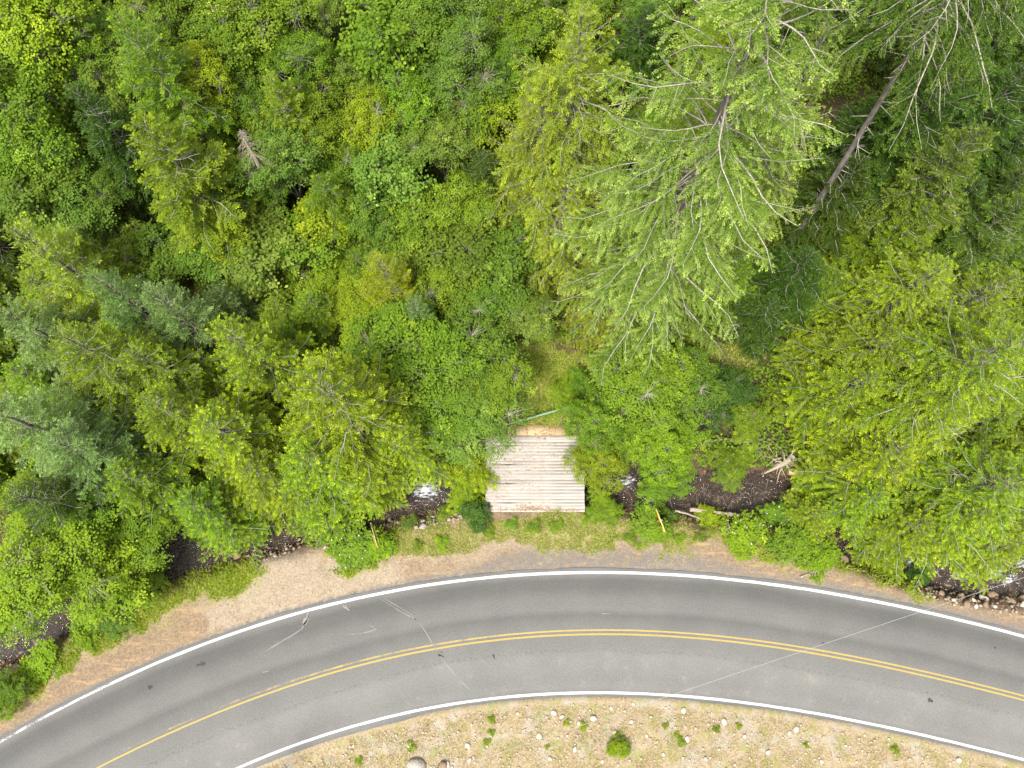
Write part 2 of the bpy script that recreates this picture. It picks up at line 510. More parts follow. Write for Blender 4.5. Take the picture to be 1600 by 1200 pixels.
def asphalt():
    m, nt, out = newmat('asphalt')
    ac = attr(nt, 'across')
    wob = mth(nt, 'ADD', ac, mth(nt, 'MULTIPLY', mth(nt, 'SUBTRACT', noise(nt, .12, 2), .5), .05))
    cr = nt.nodes.new('ShaderNodeValToRGB')
    els = cr.color_ramp.elements
    stops = [(0, .11), (.045, .118), (.10, .078), (.16, .080), (.25, .108), (.33, .115), (.38, .090), (.43, .104), (.49, .118), (.56, .118), (.62, .122),
             (.70, .140), (.78, .137), (.86, .128), (.93, .135), (1, .10)]
    els[0].position = 0; els[0].color = rgb([stops[0][1]] * 3)
    els[1].position = 1; els[1].color = rgb([stops[-1][1]] * 3)
    for p, v in stops[1:-1]:
        e = els.new(p); e.color = rgb((v * 1.02, v, v * .96))
    L(nt, wob, cr.inputs[0])
    ag = noise(nt, 11, 6, 1.0)
    pat = noise(nt, .35, 6, .7)
    col = mixc(nt, 1.0, cr.outputs[0], mixc(nt, ramp(nt, ag, .25, .75), (.62, .62, .62), (1.42, 1.42, 1.40)), 'MULTIPLY')
    col = mixc(nt, 1.0, col, mixc(nt, ramp(nt, pat, .3, .7), (.93, .93, .93), (1.07, 1.065, 1.05)), 'MULTIPLY')
    dust = mth(nt, 'MULTIPLY', ramp(nt, noise(nt, 1.2, 5, .65), .55, .8), ramp(nt, ac, .5, .8))
    col = mixc(nt, mth(nt, 'MULTIPLY', dust, .35), col, (.33, .28, .22))
    # tar specks along the old joint of the inner lane
    j = nt.nodes.new('ShaderNodeMath'); j.operation = 'COMPARE'; L(nt, wob, j.inputs[0]); j.inputs[1].default_value = .655; j.inputs[2].default_value = .012
    col = mixc(nt, mth(nt, 'MULTIPLY', mth(nt, 'MULTIPLY', j.outputs[0], ramp(nt, noise(nt, 6, 3, .8), .5, .62)), .45), col, (.06, .058, .055))
    principled(nt, out, col, .85, .25, ag, .35, .01)
    return m
M['asphalt'] = asphalt()
road = add('road', ribbon('road', edge_out, edge_inn, 0.0), mat=M['asphalt'], kind='structure')

def paint(name, col, worn, wearx=None):
    m, nt, out = newmat(name)
    n1 = noise(nt, 16, 4, .75); n2 = noise(nt, 1.1, 4, .6)
    f = mth(nt, 'ADD', mth(nt, 'MULTIPLY', n1, .7), mth(nt, 'MULTIPLY', n2, .5))
    if wearx:                                  # paint more worn towards the west end of the line
        tc = nt.nodes.new('ShaderNodeTexCoord'); sx = nt.nodes.new('ShaderNodeSeparateXYZ'); L(nt, tc.outputs['Object'], sx.inputs[0])
        mr = nt.nodes.new('ShaderNodeMapRange'); L(nt, sx.outputs[0], mr.inputs[0])
        mr.inputs[1].default_value = wearx[0]; mr.inputs[2].default_value = wearx[1]; mr.inputs[3].default_value = wearx[2]; mr.inputs[4].default_value = 0
        f = mth(nt, 'SUBTRACT', f, mr.outputs[0])
    f = ramp(nt, f, worn - .06, worn + .06)
    c = mixc(nt, ramp(nt, noise(nt, 9, 4), .3, .7), [q * .86 for q in col], col)
    c = mixc(nt, f, (.115, .112, .106), c)
    principled(nt, out, c, .7, .3)
    return m
M['white_line'] = paint('white_road_paint', (.52, .52, .505), .45, (-30, -17, .24))
M['yellow_line'] = paint('yellow_road_paint', (.33, .245, .065), .45)
M['yellow_worn'] = paint('worn_yellow_road_paint', (.34, .25, .075), .42, (-22, 9, .30))

def line(name, yf, off, w, mat, z=.004):
    k = off * 31 + w * 7
    add(name, ribbon(name, lambda x: yf(x) + off + w / 2 * (.82 + .36 * fnoise(x * 1.7 + k, x * 0 + k, 4)), lambda x: yf(x) + off - w / 2 * (.82 + .36 * fnoise(x * 1.7 - k, x * 0 + 9 + k, 4)), z, step=.12), road, mat)
line('edge_line', y_out, 0, .15, M['white_line'])
line('edge_line', y_inn, 0, .13, M['white_line'])
line('centre_line', y_ctr, .11, .085, M['yellow_worn'])
line('centre_line', y_ctr, -.11, .095, M['yellow_line'])

# pale scrapes and seams across the asphalt
M['scrape'] = paint('pale_scrape', (.21, .20, .18), .57)
def scrape(pts, w, mat=None):
    p = np.array(pts, float)
    t = np.linspace(0, len(p) - 1, len(p) * 8)
    q = np.stack([np.interp(t, np.arange(len(p)), p[:, k]) for k in (0, 1)], 1)
    X, Y = at(q[:, 0], q[:, 1], 0); 
    X = X + .05 * (vnoise(t * 2.3, t * 0 + w * 99) - .5); Y = Y + .05 * (vnoise(t * 2.3, t * 0 + 7) - .5)
    P = np.stack([X, Y], 1); T = unit(np.gradient(P, axis=0)); Nn = np.stack([-T[:, 1], T[:, 0]], 1)
    ww = w * (.5 + vnoise(t * 3, t * 0 + 3)) * np.minimum(1, 4 * np.minimum(t, t[-1] - t) / t[-1] + .15)
    V = np.concatenate([np.c_[P + Nn * ww[:, None] / 2, np.full(len(P), .008)], np.c_[P - Nn * ww[:, None] / 2, np.full(len(P), .008)]])
    n = len(P); i = np.arange(n - 1)
    add('scrape', np_mesh('scrape', V, np.stack([i, i + n, i + n + 1, i + 1], 1)), road, mat or M['scrape'])
scrape([(597, 937), (625, 955), (655, 972), (672, 1000), (690, 1028), (715, 1060), (735, 1078), (750, 1094)], .055)
scrape([(600, 935), (640, 958), (652, 973)], .04)
scrape([(484, 957), (478, 972), (470, 984), (445, 1000), (400, 1026)], .06)
scrape([(483, 957), (479, 968), (475, 978)], .22)
scrape([(536, 946), (546, 954)], .12)
scrape([(577, 976), (588, 984), (566, 990), (540, 992)], .05)
M['tar'] = paint('dark_tar_mark', (.03, .03, .03), .50)
for pts, w in (([(306, 1040), (314, 1038), (322, 1037)], .16), ([(232, 1075), (239, 1072)], .2), ([(684, 1023), (694, 1026)], .08), ([(770, 1022), (774, 1030)], .08), ([(690, 1018), (690, 1021)], .1),
               ([(1284, 1004), (1290, 1006)], .08), ([(1450, 1093), (1458, 1096)], .2), ([(1553, 1011), (1556, 1013)], .1)):
    scrape(pts, w, M['tar'])
scrape([(940, 959), (952, 959)], .05)
scrape([(410, 1051), (420, 1048)], .05)

# ------------------------------------------------------------------ STREAM water
def catmull(pts, per=14):
    p = np.array([pts[0]] + list(pts) + [pts[-1]], float); o = []
    for i in range(1, len(p) - 2):
        t = np.linspace(0, 1, per, endpoint=False)[:, None]
        o.append(.5 * (2 * p[i] + (p[i + 1] - p[i - 1]) * t + (2 * p[i - 1] - 5 * p[i] + 4 * p[i + 1] - p[i + 2]) * t ** 2 + (3 * p[i] - p[i - 1] - 3 * p[i + 1] + p[i + 2]) * t ** 3))
    return np.concatenate(o + [p[-1:]])

def build_water():
    c = catmull(STREAM, 22)
    T = unit(np.gradient(c, axis=0)); Nn = np.stack([-T[:, 1], T[:, 0]], 1)
    K = 27; u = np.linspace(-1, 1, K)
    P = (c[:, None] + Nn[:, None] * (u[None, :, None] * 1.75)).reshape(-1, 2)
    x, y = P[:, 0], P[:, 1]
    z = -1.16 + .10 * (fnoise(x * 1.6, y * 1.6, 3) - .5) + .07 * (fnoise(x * 5, y * 5, 2) - .5)
    px, py = proj(x, y, z)
    foam = np.zeros_like(x)
    for fx, fy, r, k in ((668, 766, 24, .95), (652, 758, 14, .8), (690, 778, 14, .6), (706, 792, 14, .5), (978, 752, 16, .9), (1428, 880, 18, .8), (1548, 893, 20, 1), (1500, 897, 22, .7), (1460, 890, 20, .5), (1575, 905, 16, .8), (1180, 765, 30, .25), (450, 815, 30, .25), (120, 940, 30, .25),
                         (1390, 864, 14, .6), (1335, 848, 12, .6), (598, 764, 14, .6), (1594, 880, 14, .7), (55, 985, 14, .25)):
        foam = np.maximum(foam, k * np.exp(-(((px - fx) / r) ** 2 + ((py - fy) / (r * .75)) ** 2)))
    z = z + foam * .22 * fnoise(x * 6, y * 6, 3)
    n = len(c); i = np.arange(n - 1)[:, None] * K + np.arange(K - 1)[None]
    F = np.stack([i, i + K, i + K + 1, i + 1], -1).reshape(-1, 4)
    me = np_mesh('stream', np.c_[x, y, z], F, smooth=True, attrs=dict(foam=foam))
    m, nt, out = newmat('stream_water')
    rip = noise(nt, 7, 5, .65, stretch=(.7, 1.5, 1))
    tr = nt.nodes.new('ShaderNodeBsdfTransparent'); tr.inputs[0].default_value = (.70, .56, .42, 1)
    df = nt.nodes.new('ShaderNodeBsdfDiffuse'); df.inputs[0].default_value = (.07, .05, .034, 1)
    b1 = nt.nodes.new('ShaderNodeMixShader'); b1.inputs[0].default_value = .28; L(nt, tr.outputs[0], b1.inputs[1]); L(nt, df.outputs[0], b1.inputs[2])
    bp = nt.nodes.new('ShaderNodeBump'); bp.inputs['Strength'].default_value = 1; bp.inputs['Distance'].default_value = .12; L(nt, rip, bp.inputs['Height'])
    gl = nt.nodes.new('ShaderNodeBsdfGlossy'); gl.inputs['Roughness'].default_value = .08; L(nt, bp.outputs[0], gl.inputs['Normal'])
    fr = nt.nodes.new('ShaderNodeFresnel'); fr.inputs[0].default_value = 1.7; L(nt, bp.outputs[0], fr.inputs['Normal'])
    b2 = nt.nodes.new('ShaderNodeMixShader'); L(nt, fr.outputs[0], b2.inputs[0]); L(nt, b1.outputs[0], b2.inputs[1]); L(nt, gl.outputs[0], b2.inputs[2])
    fo = nt.nodes.new('ShaderNodeBsdfDiffuse'); fo.inputs[0].default_value = (.50, .53, .56, 1)
    fn = noise(nt, 3.6, 6, .7, stretch=(.6, 1.5, 1))
    ff = ramp(nt, mth(nt, 'ADD', fn, mth(nt, 'MULTIPLY', attr(nt, 'foam'), .30)), .63, .86)
    b3 = nt.nodes.new('ShaderNodeMixShader'); L(nt, ff, b3.inputs[0]); L(nt, b2.outputs[0], b3.inputs[1]); L(nt, fo.outputs[0], b3.inputs[2])
    L(nt, b3.outputs[0], out.inputs['Surface'])
    add('stream', me, mat=m, kind='structure')
build_water()

# ------------------------------------------------------------------ generators of plants
def leaf_faces(P, D, Nm, Lg, Wd, tint, fold=.25, mid=.45):
    """diamond leaves folded along the rib: base, left, tip, right"""
    n = len(P)
    D = unit(D); S = unit(np.cross(D, Nm)); Nm = np.cross(S, D)
    Lg = np.broadcast_to(Lg, (n,))[:, None]; Wd = np.broadcast_to(Wd, (n,))[:, None]
    V = np.empty((n, 4, 3))
    V[:, 0] = P
    V[:, 1] = P + D * Lg * mid + S * Wd / 2 + Nm * Wd * fold
    V[:, 2] = P + D * Lg
    V[:, 3] = P + D * Lg * mid - S * Wd / 2 + Nm * Wd * fold
    i = np.arange(n)[:, None] * 4
    F = np.concatenate([i + np.array([[0, 1, 2]]), i + np.array([[0, 2, 3]])])
    return V.reshape(-1, 3), F, np.repeat(tint, 4, axis=0)

def sticks(A, B, ra, rb, k=3):
    """many straight thin cones at once"""
    n = len(A); T = unit(B - A)
    ref = np.where(np.abs(T[:, 2:3]) < .9, np.array([[0, 0, 1.0]]), np.array([[1.0, 0, 0]]))
    S = unit(np.cross(T, ref)); U = np.cross(T, S)
    th = np.arange(k) * 2 * pi / k
    ring = S[:, None] * np.cos(th)[None, :, None] + U[:, None] * np.sin(th)[None, :, None]
    ra = np.broadcast_to(ra, (n,))[:, None, None]; rb = np.broadcast_to(rb, (n,))[:, None, None]
    V = np.concatenate([A[:, None] + ring * ra, B[:, None] + ring * rb], 1).reshape(-1, 3)
    j = np.arange(k); j2 = (j + 1) % k
    f = np.stack([j, j2, j2 + k, j + k], 1)
    F = (np.arange(n)[:, None, None] * 2 * k + f[None]).reshape(-1, 4)
    return V, F

def join(parts):
    V = []; F = {}; T = []; n = 0
    for p in parts:
        V.append(p[0]); F.setdefault(p[1].shape[1], []).append(p[1] + n)
        if len(p) > 2: T.append(p[2])
        n += len(p[0])
    return np.concatenate(V), [np.concatenate(f) for f in F.values()], (np.concatenate(T) if T else None)

def conifer(name, seed, h, r, limbs, base=.12, dens=7.0, spr=.07, sl=.17, sw=.055, droop=.28, up=.18, e_low=-8, e_top=48, bare=.22,
            dead=.04, prof=.8, tipamt=.8, hang=.25, blen=.36, trunk_r=None, roll=.55, rag=1.0, twig=.16):
    """spire of whorled limbs; each limb a flat frond of side shoots set with needle sprigs"""
    g = np.random.default_rng(seed)
    tr = trunk_r or h * .013 + .03
    zt = np.linspace(-.4, h, 12)
    tb = MB()
    wob = np.cumsum(g.normal(0, .03, (12, 2)), 0); wob[0] = 0; wob[1] = 0
    tp = np.c_[wob, zt]
    tb.tube(tp, np.maximum(tr * (1 - zt / h) ** .8, .012), 8)
    trunk = tb.mesh(name + '_trunk', True)
    u = np.sort((np.arange(limbs) + g.random(limbs)) / limbs)
    u = u ** 1.08
    zl = h * (base + (1 - base) * u) * .995
    az = np.arange(limbs) * 2.39996 + g.normal(0, .35, limbs)
    Ll = r * ((1 - u) ** prof * (1 - .35 * np.exp(-u * 9)) + .04) * (1 + rag * g.normal(-.06, .17, limbs)).clip(.35, 1.3)
    e0 = np.radians(e_low + (e_top - e_low) * u ** 1.3 + g.normal(0, 5, limbs))
    dr = droop * g.uniform(.6, 1.4, limbs) * (1 - u * .6); upp = up * g.uniform(.5, 1.5, limbs)
    side = g.normal(0, .12 + .1 * rag, limbs)
    H = np.stack([np.cos(az), np.sin(az), np.zeros(limbs)], 1); S = np.stack([-np.sin(az), np.cos(az), np.zeros(limbs)], 1)
    B0 = np.stack([np.interp(zl, zt, tp[:, 0]), np.interp(zl, zt, tp[:, 1]), zl], 1)

    def pos(i, t):
        zz = np.tan(e0[i]) * t - dr[i] * t ** 2 + upp[i] * t ** 4
        sw_ = .05 * np.sin(t * 8 + i * 1.7) * t
        return B0[i] + S[i] * (Ll[i] * sw_)[:, None] + H[i] * (Ll[i] * t)[:, None] + S[i] * (Ll[i] * side[i] * t * t)[:, None] + np.c_[np.zeros((len(t), 2)), Ll[i] * zz]

    def tan_(i, t):
        return unit(pos(i, t + .02) - pos(i, t - .02))
    # limb wood
    segs = 6; tt = np.linspace(0, 1, segs + 1)
    W = []
    ii = np.arange(limbs)
    lr = .006 + .011 * Ll
    for k in range(segs):
        W.append(sticks(pos(ii, np.full(limbs, tt[k])), pos(ii, np.full(limbs, tt[k + 1])), lr * (1 - .85 * tt[k]), lr * (1 - .85 * tt[k + 1])))
    if base > .3:                                  # broken stubs on the bare lower trunk
        q = 46; zs = g.uniform(.12, base, q) * h; aa = g.uniform(0, 6.28, q); ls = g.uniform(.2, 1.1, q)[:, None]
        A_ = np.stack([np.interp(zs, zt, tp[:, 0]), np.interp(zs, zt, tp[:, 1]), zs], 1); d_ = np.stack([np.cos(aa), np.sin(aa), g.uniform(-.5, .1, q)], 1)
        W.append(sticks(A_, A_ + d_ * ls, .022, .008, 4))
    # side shoots
    alive = g.random(limbs) > dead
    m = np.maximum((Ll * dens).astype(int), 2)
    li = np.repeat(ii, m * 2)
    off = np.concatenate([np.arange(q * 2) for q in m])
    t = bare + (1.0 - bare) * ((off // 2 + g.random(len(off)) * .9) / np.repeat(m, m * 2))
    t = np.clip(t, 0, 1)
    sd = np.where(off % 2 == 0, 1.0, -1.0)
    P = pos(li, t); T = tan_(li, t)
    Sx = unit(np.cross(T, np.array([0, 0, 1.0]))); Ux = np.cross(Sx, T)
    bl = (blen * Ll[li] * (1 - t) ** .75 * np.minimum(1, .35 + 2.4 * (t - bare * .6)) + .16) * g.uniform(.7, 1.2, len(t))
    cl = vnoise(t * Ll[li] * 1.7 + li * 3.7, li * 5.13 + sd * 2)
    bl = np.minimum(bl * (1 + rag * (cl * 1.1 - .5)), 1.3)
    an = np.radians(g.uniform(30, 72, len(t)))
    D = unit(T * np.cos(an)[:, None] + Sx * (sd * np.sin(an))[:, None] + Ux * g.normal(0, .24, len(t))[:, None] - np.array([0, 0, 1]) * (hang * g.uniform(.3, 1.6, len(t)))[:, None])
    # bare pale twigs
    tw = g.random(len(t)) < twig
    W.append(sticks(P[tw], (P + D * bl[:, None] * .95)[tw], .008 + .004 * bl[tw], .004))
    wood = join(W)
    keep = alive[li] & (g.random(len(t)) > .05) & (cl > .16 * rag)
    P, D, T, bl, li, t = P[keep], D[keep], T[keep], bl[keep], li[keep], t[keep]
    # needle sprigs
    ns = np.maximum((bl / spr).astype(int), 2)
    bi = np.repeat(np.arange(len(P)), ns * 2)
    o2 = np.concatenate([np.arange(q * 2) for q in ns])
    s = (o2 // 2 + g.random(len(o2)) * .8) / np.repeat(ns, ns * 2)
    sg = np.where(o2 % 2 == 0, 1.0, -1.0)
    last = (o2 // 2) >= np.repeat(ns, ns * 2) - 1
    sg = np.where(last, sg * .25, sg)
    Db = D[bi]; Sb = unit(np.cross(Db, np.array([0, 0, 1.0]))); Ub = np.cross(Sb, Db)
    sag = -.12 * s ** 2
    Q = P[bi] + Db * (bl[bi] * s)[:, None] + np.c_[np.zeros((len(s), 2)), sag * bl[bi]]
    a2 = np.radians(g.uniform(32, 62, len(s)))
    Ds = Db * np.cos(a2)[:, None] + Sb * (sg * np.sin(a2))[:, None] + Ub * g.normal(.02, .28, len(s))[:, None]
    Nn = Ub + Sb * g.normal(0, roll, len(s))[:, None] + Db * g.normal(0, .3, len(s))[:, None]
    lg = sl * g.uniform(.7, 1.25, len(s)) * (1 - .25 * s)
    young = g.random(len(P)) * .85 + .15
    tipm = np.clip(tipamt * sstep(.25, .95, s) * np.clip(.15 + t[bi], 0, 1) * young[bi] * g.uniform(.6, 1.15, len(s)), 0, 1)
    rr = g.random(len(s)); lb = g.random(limbs)[li[bi]] * .55 + g.random(len(P))[bi] * .45
    V, F, C = leaf_faces(Q, Ds, Nn, lg, sw * g.uniform(.8, 1.3, len(s)), np.stack([rr, tipm, lb], 1), .12, .5)
    crown = np_mesh(name + '_crown', V, F, C)
    bran = np_mesh(name + '_branches', wood[0], wood[1])
    return dict(trunk=trunk, branches=bran, crown=crown, h=h, r=r, kind='conifer')

def broadleaf(name, seed, h, r, lobes=8, clusters=260, per=42, leaf=.12, cr=.26, base=.28, flat=.35, stems=1, wide=1.0):
    """forked trunk, limbs to lobes, twigs to clusters of folded leaves"""
    g = np.random.default_rng(seed)
    z0, z1 = h * base, h
    # lobes
    a = np.arange(lobes) * 2.39996 + g.uniform(0, .9, lobes)
    q = np.sqrt((np.arange(lobes) + .35) / lobes) * .68
    lc = np.stack([np.cos(a) * q * r, np.sin(a) * q * r, z0 + (z1 - z0) * (.28 + .40 * (1 - q ** 2) + g.normal(0, .09, lobes))], 1)
    lrad = r * g.uniform(.32, .50, lobes)
    lz = np.minimum(lrad, (z1 - z0) * .36)
    li = g.integers(0, lobes, clusters)
    d = unit(g.normal(0, 1, (clusters, 3)) + np.array([0, 0, .55]))
    rad = g.uniform(.45, 1.06, clusters) ** .6; rad = np.where(g.random(clusters) < .10, rad * g.uniform(1.1, 1.4, clusters), rad)
    cc = lc[li] + d * (np.stack([lrad, lrad, lz], 1)[li]) * rad[:, None]
    cc[:, 2] = np.maximum(cc[:, 2], .08)
    # leaves
    ci = np.repeat(np.arange(clusters), per)
    n = len(ci)
    csz = cr * g.uniform(.6, 1.35, clusters)
    ofs = g.normal(0, 1, (n, 3)) * np.array([1, 1, flat]) * csz[ci][:, None] * .54
    P = cc[ci] + ofs
    P[:, 2] = np.maximum(P[:, 2] - .25 * (ofs[:, 0] ** 2 + ofs[:, 1] ** 2) / csz[ci], .03)
    Nn = unit(np.array([0, 0, 1.0]) * .9 + d[ci] * .5 + g.normal(0, .42, (n, 3)))
    D = unit(np.cross(Nn, g.normal(0, 1, (n, 3))))
    tipm = np.clip((rad[ci] - .86) * 2.2, 0, 1) * g.uniform(0, .9, n) * (g.random(clusters) < .55)[ci]
    V, F, C = leaf_faces(P, D, Nn, leaf * g.uniform(.6, 1.25, n), leaf * .72 * g.uniform(.7, 1.2, n), np.stack([g.random(n), tipm, g.random(clusters)[ci] * .6 + g.random(lobes)[li[ci]] * .4], 1), .18, .5)
    crown = np_mesh(name + '_crown', V, F, C)
    # wood
    tb = MB()
    fork = np.array([0, 0, z0 * .9 + .05])
    rt = .018 * h + .012
    if stems == 1:
        tb.tube([(0, 0, -.4), (g.normal(0, .05), g.normal(0, .05), z0 * .5), fork], [rt * 1.2, rt, rt * .8], 7)
    st = []
    for k in range(lobes):
        s0 = fork if stems == 1 else np.array([g.normal(0, .1 * r), g.normal(0, .1 * r), -.3])
        mid = s0 * .5 + lc[k] * .5 + np.array([0, 0, .08 * h]) + g.normal(0, .05 * r, 3)
        tb.tube([s0, mid, lc[k]], [rt * .55, rt * .38, rt * .22], 5)
    trunk = tb.mesh(name + '_trunk', True)
    A = lc[li]; Bm = A * .5 + cc * .5 + g.normal(0, .05, (clusters, 3))
    w = join([sticks(A, Bm, .012, .009), sticks(Bm, cc, .009, .004)])
    return dict(trunk=trunk, branches=np_mesh(name + '_twigs', w[0], w[1]), crown=crown, h=h, r=r, kind='leafy')

PROTO = {}
PROTO['fir_a'] = conifer('fir_a', 11, 10, 3.0, 130, dens=4.8, droop=.34, up=.26, tipamt=1.2, hang=.2, sl=.135, sw=.042, spr=.040, roll=.8, blen=.38)
PROTO['fir_b'] = conifer('fir_b', 12, 10, 3.0, 115, dens=4.8, droop=.28, up=.28, tipamt=1.2, bare=.28, hang=.15, sl=.135, sw=.042, spr=.040, roll=.8, blen=.38)
PROTO['fir_c'] = conifer('fir_c', 13, 14, 4.2, 185, dens=4.4, droop=.50, up=.18, tipamt=1.0, bare=.26, hang=.42, dead=.07, sl=.135, sw=.042, spr=.045, blen=.36, rag=1.1, roll=.7)
PROTO['blue'] = conifer('blue', 14, 10, 3.0, 90, dens=7.0, droop=.42, up=.06, tipamt=1.0, hang=.12, sl=.13, sw=.045, spr=.05, blen=.28, roll=.35, rag=.9)
PROTO['frond'] = conifer('frond', 15, 9, 3.0, 70, dens=8, droop=.52, up=.10, e_low=8, tipamt=.9, hang=.08, blen=.52, sl=.15, sw=.05, spr=.055, bare=.12, roll=.28, rag=.6)
PROTO['frond_b'] = conifer('frond_b', 16, 9, 3.0, 60, dens=8, droop=.66, up=.12, e_low=14, tipamt=.9, hang=.10, blen=.56, sl=.15, sw=.05, spr=.055, bare=.10, roll=.28, rag=.6)
PROTO['soft'] = conifer('soft', 17, 8, 2.2, 110, dens=8.5, droop=.2, up=.0, e_low=10, e_top=60, tipamt=1.0, hang=.1, sl=.15, sw=.035, spr=.06)
PROTO['old'] = conifer('old', 18, 31, 5.6, 270, base=.12, dens=4.6, droop=.66, up=.16, e_low=-5, e_top=35, tipamt=1.2, hang=.5, bare=.30, dead=.07, sl=.12, sw=.036,
                       spr=.046, prof=.56, blen=.36, trunk_r=.36, rag=1.5, roll=.7, twig=.10)
PROTO['tall'] = conifer('tall', 19, 26, 4.0, 125, base=.58, dens=4.6, droop=.65, up=.1, e_low=-12, e_top=35, tipamt=.9, hang=.5, bare=.30, dead=.14, prof=.55, sl=.13, sw=.04, spr=.05,
                        blen=.34, trunk_r=.19, rag=1.2, roll=.7)
PROTO['leaf_a'] = broadleaf('leaf_a', 21, 8, 2.6, 9, 330, 44, .115)
PROTO['leaf_b'] = broadleaf('leaf_b', 22, 8, 2.6, 7, 280, 46, .12, cr=.30)
PROTO['leaf_c'] = broadleaf('leaf_c', 23, 7, 2.4, 11, 380, 34, .11, cr=.24)
PROTO['leaf_d'] = broadleaf('leaf_d', 24, 8, 2.4, 8, 260, 36, .13, cr=.30)
PROTO['leaf_e'] = broadleaf('leaf_e', 31, 8, 2.5, 10, 420, 46, .09, cr=.24)
PROTO['leaf_f'] = broadleaf('leaf_f', 32, 8, 2.5, 9, 260, 26, .20, cr=.36, flat=.25)
PROTO['shrub_a'] = broadleaf('shrub_a', 25, 4, 2.4, 9, 420, 42, .085, cr=.20, base=.08, stems=6)
PROTO['shrub_b'] = broadleaf('shrub_b', 26, 3, 1.8, 8, 300, 44, .085, cr=.18, base=.06, stems=6)
PROTO['weed_a'] = broadleaf('weed_a', 27, .7, .7, 7, 120, 34, .07, cr=.11, base=.02, stems=6)
PROTO['weed_b'] = broadleaf('weed_b', 28, .6, .6, 5, 80, 36, .055, cr=.10, base=.02, stems=6)

PLACED = []
ALIKE = []          # plants whose label names the landmark they stand nearest to
def plant(proto, px, py, h, r, mat, name, label, cat, group=None, ref=None, rz=None, lean=None, wood='bark_pale', sink=.05):
    """px,py: where the reference height (apex of a conifer, middle of a leafy crown) shows in the photograph"""
    p = PROTO[proto]
    zr = ref if ref is not None else (h if p['kind'] == 'conifer' else h * .62)
    x, y, z = gp(px, py, zr)
    e = empty(name, (x, y, z - sink), label, cat, group, rng.uniform(0, 6.28) if rz is None else rz)
    s = h / p['h']; sr = r / p['r']
    if p['kind'] == 'conifer' and proto != 'soft': sr *= 1.12
    e.scale = (sr, sr, s)
    if lean: e.rotation_euler = (lean[0], lean[1], e.rotation_euler[2])
    add('trunk', p['trunk'], e, M['bark'])
    add('branches', p['branches'], e, M[wood])
    add('crown', p['crown'], e, M[mat])
    PLACED.append((x, y, r))
    if group and group[0] == '*':
        e['group'] = group[1:]; ALIKE.append((e, label, x, y))
    return e

# ------------------------------------------------------------------ BRIDGE
M['plank'] = None
def plankmat():
    m, nt, out = newmat('bleached_planks')
    oi = nt.nodes.new('ShaderNodeObjectInfo')
    g1 = noise(nt, 3, 6, .65, stretch=(.6, 14, 6)); sp = noise(nt, 14, 3, .8); st = noise(nt, 1.3, 4, .6, coord='Generated')
    c = mixc(nt, ramp(nt, g1, .3, .7), (.29, .262, .235), (.39, .36, .325))
    c = mixc(nt, 1.0, c, mixc(nt, oi.outputs['Random'], (.90, .895, .89), (1.06, 1.055, 1.05)), 'MULTIPLY')
    tc = nt.nodes.new('ShaderNodeTexCoord'); 
    big = noise(nt, .9, 4, .6, coord='Object')
    c = mixc(nt, mth(nt, 'MULTIPLY', ramp(nt, sp, .66, .74), ramp(nt, big, .4, .7)), c, (.20, .11, .06))
    principled(nt, out, c, .85, .2, g1, .3, .01)
    return m
M['plank'] = plankmat()
M['beam'] = simple('dark_timber', (.05, .035, .025), (.12, .09, .065), 4, .9, .2, .5, .02, (1, 8, 8))
M['tanboard'] = simple('tan_board', (.36, .25, .12), (.55, .42, .25), 5, .9, .2, .4, .01, (1, 6, 1))

def build_bridge():
    zt = 0.0
    xa, ys = at(758, 800, zt); xb, yn = at(911, 681, zt)
    xa, xb, ys, yn = float(xa), float(xb), float(ys), float(yn)
    cx = (xa + xb) / 2; W = xb - xa
    root = empty('plank_bridge', (cx, ys, zt), 'weathered pale plank bridge deck crossing the stream beside the road', 'bridge')
    n = 24; pitch = (yn - ys) / n
    def plank_mesh(seed):
        g = np.random.default_rng(seed); mb = MB()
        k = 9; xs = np.linspace(-W / 2 + g.uniform(-.012, .012), W / 2 + g.uniform(-.012, .012), k)
        w = pitch * .996; b = .0015; th = .06
        sec = [(-w / 2, -th), (-w / 2, -b), (-w / 2 + b, 0), (w / 2 - b, 0), (w / 2, -b), (w / 2, -th)]
        V = []
        warp = g.normal(0, .001, k)
        for i in range(k):
            V += [(xs[i], q[0] + g.normal(0, .0015), q[1] + warp[i]) for q in sec]
        F = [(i * 6 + j, i * 6 + (j + 1) % 6, (i + 1) * 6 + (j + 1) % 6, (i + 1) * 6 + j) for i in range(k - 1) for j in range(6)]
        mb.put(V, F)
        e0 = np.array(V[:6]); mb.put(e0, [(0, 3, 4, 5), (0, 1, 2, 3)]); e1 = np.array(V[-6:]); mb.put(e1, [(5, 4, 3, 0), (3, 2, 1, 0)])
        return mb.mesh('plank')
    pm = [plank_mesh(s) for s in range(6)]
    for i in range(n):
        add('plank', pm[i % 6], root, M['plank'], (0, (i + .5) * pitch, random.uniform(-.0012, .0012)))
    for k in range(5):
        mb = MB(); mb.box((-W / 2 + .35 + k * (W - .7) / 4, (yn - ys) / 2, -.24), (.22, yn - ys - .1, .33))
        add('stringer', mb.mesh('stringer'), root, M['beam'])
    for yy in (-.12, yn - ys + .12):
        mb = MB(); mb.box((0, yy, -.80), (W + .5, .34, .74)); add('sill', mb.mesh('sill'), root, M['beam'])
    # approach board at the far end
    bx0, by0 = at(805, 681, zt); bx1, by1 = at(872, 662, zt)
    mb = MB(); mb.box((float(bx0 + bx1) / 2 - cx, yn - ys + .34, -.035), (float(bx1 - bx0) + .9, .64, .045))
    add('approach_board', mb.mesh('approach_board'), root, M['tanboard'])
build_bridge()

